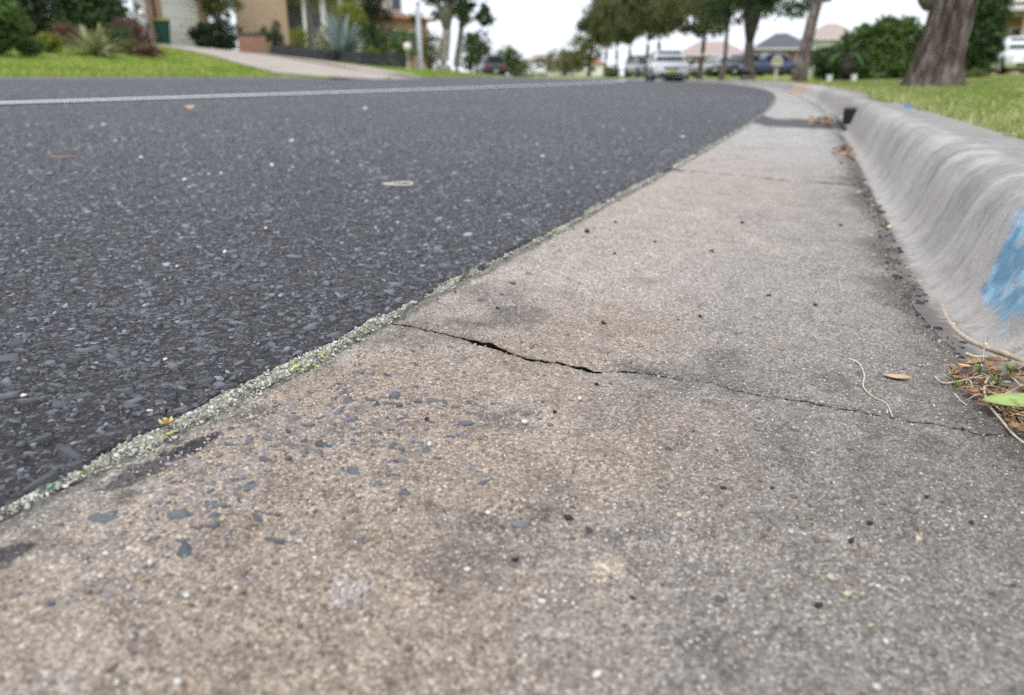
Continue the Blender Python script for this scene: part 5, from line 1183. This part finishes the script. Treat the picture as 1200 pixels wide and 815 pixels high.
# leaf litter heap at the toe of the kerb
t = leafmat('litter', [(0, (.075, .045, .028)), (.3, (.26, .145, .07)), (.55, (.42, .24, .11)), (.8, (.56, .42, .26)), (1, (.62, .55, .42))], .1, .8)
poly = [(1108, 432), (1132, 424), (1180, 424), (1230, 430), (1320, 470), (1340, 540), (1230, 530), (1196, 515), (1168, 497), (1140, 476), (1118, 456)]
c_ = np.array(poly); bits = []
while len(bits) < 1500:
    x_, y_ = RNG.uniform(1105, 1340), RNG.uniform(422, 540)
    if inpoly(np.array(x_), np.array(y_), poly): bits.append((x_, y_))
V = []; F = []; rn = []
for (x_, y_) in bits:
    X, Y, z, t_ = gp(x_, y_)[0], gp(x_, y_)[1], gp(x_, y_)[2], 0
    inn = min(1, max(0, (x_ - 1108)/45))*min(1, max(0, (y_ - 420)/14))
    p = np.array((X, Y, z + .001 + RNG.uniform(0, .011)*inn)); long_ = RNG.random() < .6
    L_ = RNG.uniform(.006, .020) if long_ else RNG.uniform(.004, .010); W_ = RNG.uniform(.0007, .0014) if long_ else L_*RNG.uniform(.35, .8)
    d = RNG.normal(size=3)*np.array([1, 1, .22]); d /= np.linalg.norm(d); nn = np.cross(d, RNG.normal(size=3)*np.array([.4, .4, 1])); nn /= np.linalg.norm(nn)
    b0 = len(V); mid = p + np.cross(d, nn)*L_*RNG.uniform(-.12, .12)
    V += [p - d*L_*.5, mid + nn*W_*.5, p + d*L_*.5, mid - nn*W_*.5]; F.append((b0, b0+1, b0+2, b0+3)); rn.append(RNG.uniform(.35, 1) if long_ else RNG.uniform(.0, .7))
lit = mk('leaf_litter', np.array(V), np.array(F), t); fattr(lit, 'rnd', rn); stuff(lit); tag(lit, 'heap of brown leaf litter and straw against the kerb toe', 'leaf litter')
def tuft(px, py, n_, h, label, mat, up=.002):
    X, Y, z, t_ = spot(px, py); e = empty('grass_tuft', (X, Y, z + up)); rng = random.Random(px)
    for k in range(n_):
        an = rng.uniform(0, 6.28); o_ = rng.uniform(.3, 1.0)*h; hh = h*rng.uniform(.3, 1); w_ = .0006; dx, dy = math.cos(an), math.sin(an)
        V = [(-dy*w_, dx*w_, 0), (dy*w_, -dx*w_, 0), (dx*o_*.45 + dy*w_, dy*o_*.45 - dx*w_, hh*.7), (dx*o_*.45 - dy*w_, dy*o_*.45 + dx*w_, hh*.7), (dx*o_, dy*o_, hh)]
        o = mk('blade', V, [(0, 1, 2, 3), (3, 2, 4)], mat, e); fattr(o, 'rnd', np.full(2, rng.uniform(.1, .6)))
    tag(e, label, 'grass', None)
M['blade2'] = leafmat('fresh_blade', [(0, (.10, .19, .05)), (.5, (.20, .30, .09)), (1, (.36, .42, .17))], .25)
tuft(1164, 462, 30, .011, 'fresh green tuft in the middle of the leaf litter', M['blade2'], .007); tuft(1180, 448, 30, .010, 'fresh green tuft near the long twig end', M['blade2'], .008); tuft(1145, 444, 14, .011, 'small green tuft at the back of the leaf litter', M['blade2'], .006); tuft(1120, 458, 14, .008, 'green sprout at the outer tip of the leaf litter', M['blade2']); tuft(1197, 430, 20, .014, 'green tuft against the blue painted kerb', M['blade2'], .006)
g_ = spot(1200, 487); leaf('green_leaf', 0, 0, .070, .017, .35, rad(4), M['lf_green'], 'smooth pale green leaf lying on the leaf litter', .015, .2, surf=(g_[0] - .002, g_[1], g_[2], 0), roll=.25)
for (px, py, ln_, rz_, mt, lb) in ((1138, 468, .014, 30, 'lf_brown', 'orange-brown curled leaf at the front of the litter'), (1178, 470, .022, 70, 'lf_tan', 'pale tan leaf under the green leaf tip'), (1128, 437, .012, 140, 'lf_tan', 'yellowish curled leaf at the outer edge of the litter'), (1150, 484, .012, 10, 'lf_brown', 'small orange leaf fallen below the litter'), (1185, 508, .013, 60, 'lf_brown', 'small brown leaf below the green leaf')):
    leaf('litter_leaf', px, py, ln_, ln_*.5, 1.2, rad(rz_), M[mt], lb, .006, .4)
# grit along the toe of the kerb
n = 1700; a = .42 + 3.2*RNG.random(n)**1.6; w = GW + flare(a) - .006 - np.abs(RNG.normal(0, .014, n)); X, Y = P2(a, -w); r = np.clip(RNG.lognormal(math.log(.0013), .55, n), .0006, .0052)
V, F = stone_batch(n, 6, RNG, r, RNG.uniform(1, 1.8, n), r*.8, .25)
o = scatter_mesh('kerb_grit', V, F, np.stack([X, Y, -.045*w + relief(a, w)], 1), speck('grit', [(0, (.03, .028, .028)), (.6, (.10, .10, .105)), (.85, (.22, .20, .18)), (1, (.55, .50, .42))]), None, RNG.random(n)); stuff(o); tag(o, 'dark grit washed along the toe of the kerb', 'grit')
# leaf piles further along the toe and at the drain
def pile(name, px, py, n_, spread, label, big=.03):
    X0, Y0, z0, a0, s0, t_ = gp(px, py); rng = np.random.default_rng(px); V = []; F = []; rn = []
    for k in range(n_):
        q = rng.normal(0, 1, 2)*spread; aa_ = a0 + q[0]; ww = GW - .012 + float(flare(aa_)) - abs(q[1])*.35; X, Y = P2(aa_, -ww)
        p = np.array((float(X), float(Y), -.045*ww + .004 + abs(rng.normal(0, 1))*.010*math.exp(-(q[0]/spread)**2)))
        d = rng.normal(size=3)*np.array([1, 1, .45]); d /= np.linalg.norm(d); nn = np.cross(d, rng.normal(size=3)*np.array([.6, .6, 1])); nn /= np.linalg.norm(nn); L_ = big*rng.uniform(.4, 1.1); W_ = L_*rng.uniform(.3, .6)
        b0 = len(V); mid = p + np.cross(d, nn)*L_*.2; V += [p - d*L_*.5, mid + nn*W_*.5, p + d*L_*.5, mid - nn*W_*.5]; F.append((b0, b0+1, b0+2, b0+3)); rn.append(rng.random())
    o = mk(name, np.array(V), np.array(F), t_lit); fattr(o, 'rnd', rn); stuff(o); tag(o, label, 'leaf litter')
t_lit = leafmat('dry_leaf_pile', [(0, (.12, .065, .04)), (.4, (.34, .19, .11)), (.75, (.55, .37, .24)), (1, (.66, .52, .40))], .1, .8)
pile('leaf_pile', 992, 180, 55, .085, 'small pile of dry leaves at the kerb toe past the joint', .030)
pile('drain_leaf_pile', 958, 143, 60, .20, 'dry leaves gathered below the black drain mouth', .045)
pile('sparse_leaves', 1010, 215, 14, .12, 'few tiny dry leaves along the kerb toe near the joint', .014)
for (px, py, sz, mt, lb) in ((1079, 331, 9, 'peb_y', 'tiny yellow scrap in the grit at the kerb toe'), (1042, 268, 9, 'peb_c', 'pale yellow scrap in the grit further up the kerb toe'), (1033, 250, 10, 'peb_b', 'brown leaf scrap in the grit at the kerb toe')):
    pebble(px, py, sz, mt, lb, None, 'leaf_scrap', 'scrap')
# litter on the kerb top
M['blue_foil'] = plain('blue_wrapper', (.05, .17, .48), .45, .1, 60)
def kerb_spot(a, w): X, Y = P2(a, -(w + float(flare(a)))); return float(X), float(Y), float(np.interp(w, KP[:, 0], KP[:, 1]))
x, y, z = kerb_spot(3.15, .66); wr = empty('wrapper', (x, y, z + .001), rad(20)); wr.scale = (.5, .5, .5); mk('foil', [(-.03, -.012, 0), (.025, -.015, .001), (.032, .010, .016), (.0, .018, .020), (-.028, .012, .010), (-.03, -.012, .002), (.025, -.015, .003), (.032, .010, .018), (.0, .018, .022), (-.028, .012, .012)], [(4,3,2,1,0), (5,6,7,8,9), (0,1,6,5), (1,2,7,6), (2,3,8,7), (3,4,9,8), (4,0,5,9)], M['blue_foil'], wr); tag(wr, 'crumpled blue wrapper on the kerb top by the grass', 'litter')
x, y, z = kerb_spot(2.98, .68); leaf('dry_leaf', 0, 0, .035, .016, 1.0, rad(30), M['lf_tan'], 'pale dry leaf beside the blue wrapper on the kerb top', .002, .3, surf=(x, y, z, 0))
x, y, z = kerb_spot(1.72, .695); leaf('dry_leaf', 0, 0, .035, .013, .6, rad(10), M['lf_tan'], 'pale dry leaf at the grass edge of the kerb top', .003, .3, surf=(x, y, z, 0))
# bark-pink leaves in the verge grass
x, y, z = kerb_spot(1.95, .70); X, Y = P2(1.95, -.80); leaf('dry_leaf', 0, 0, .04, .018, .9, rad(80), M['lf_pink'], 'pinkish dry leaf standing in the verge grass', .02, .3, surf=(float(X), float(Y), float(zland(-.8)), 0), roll=.9)
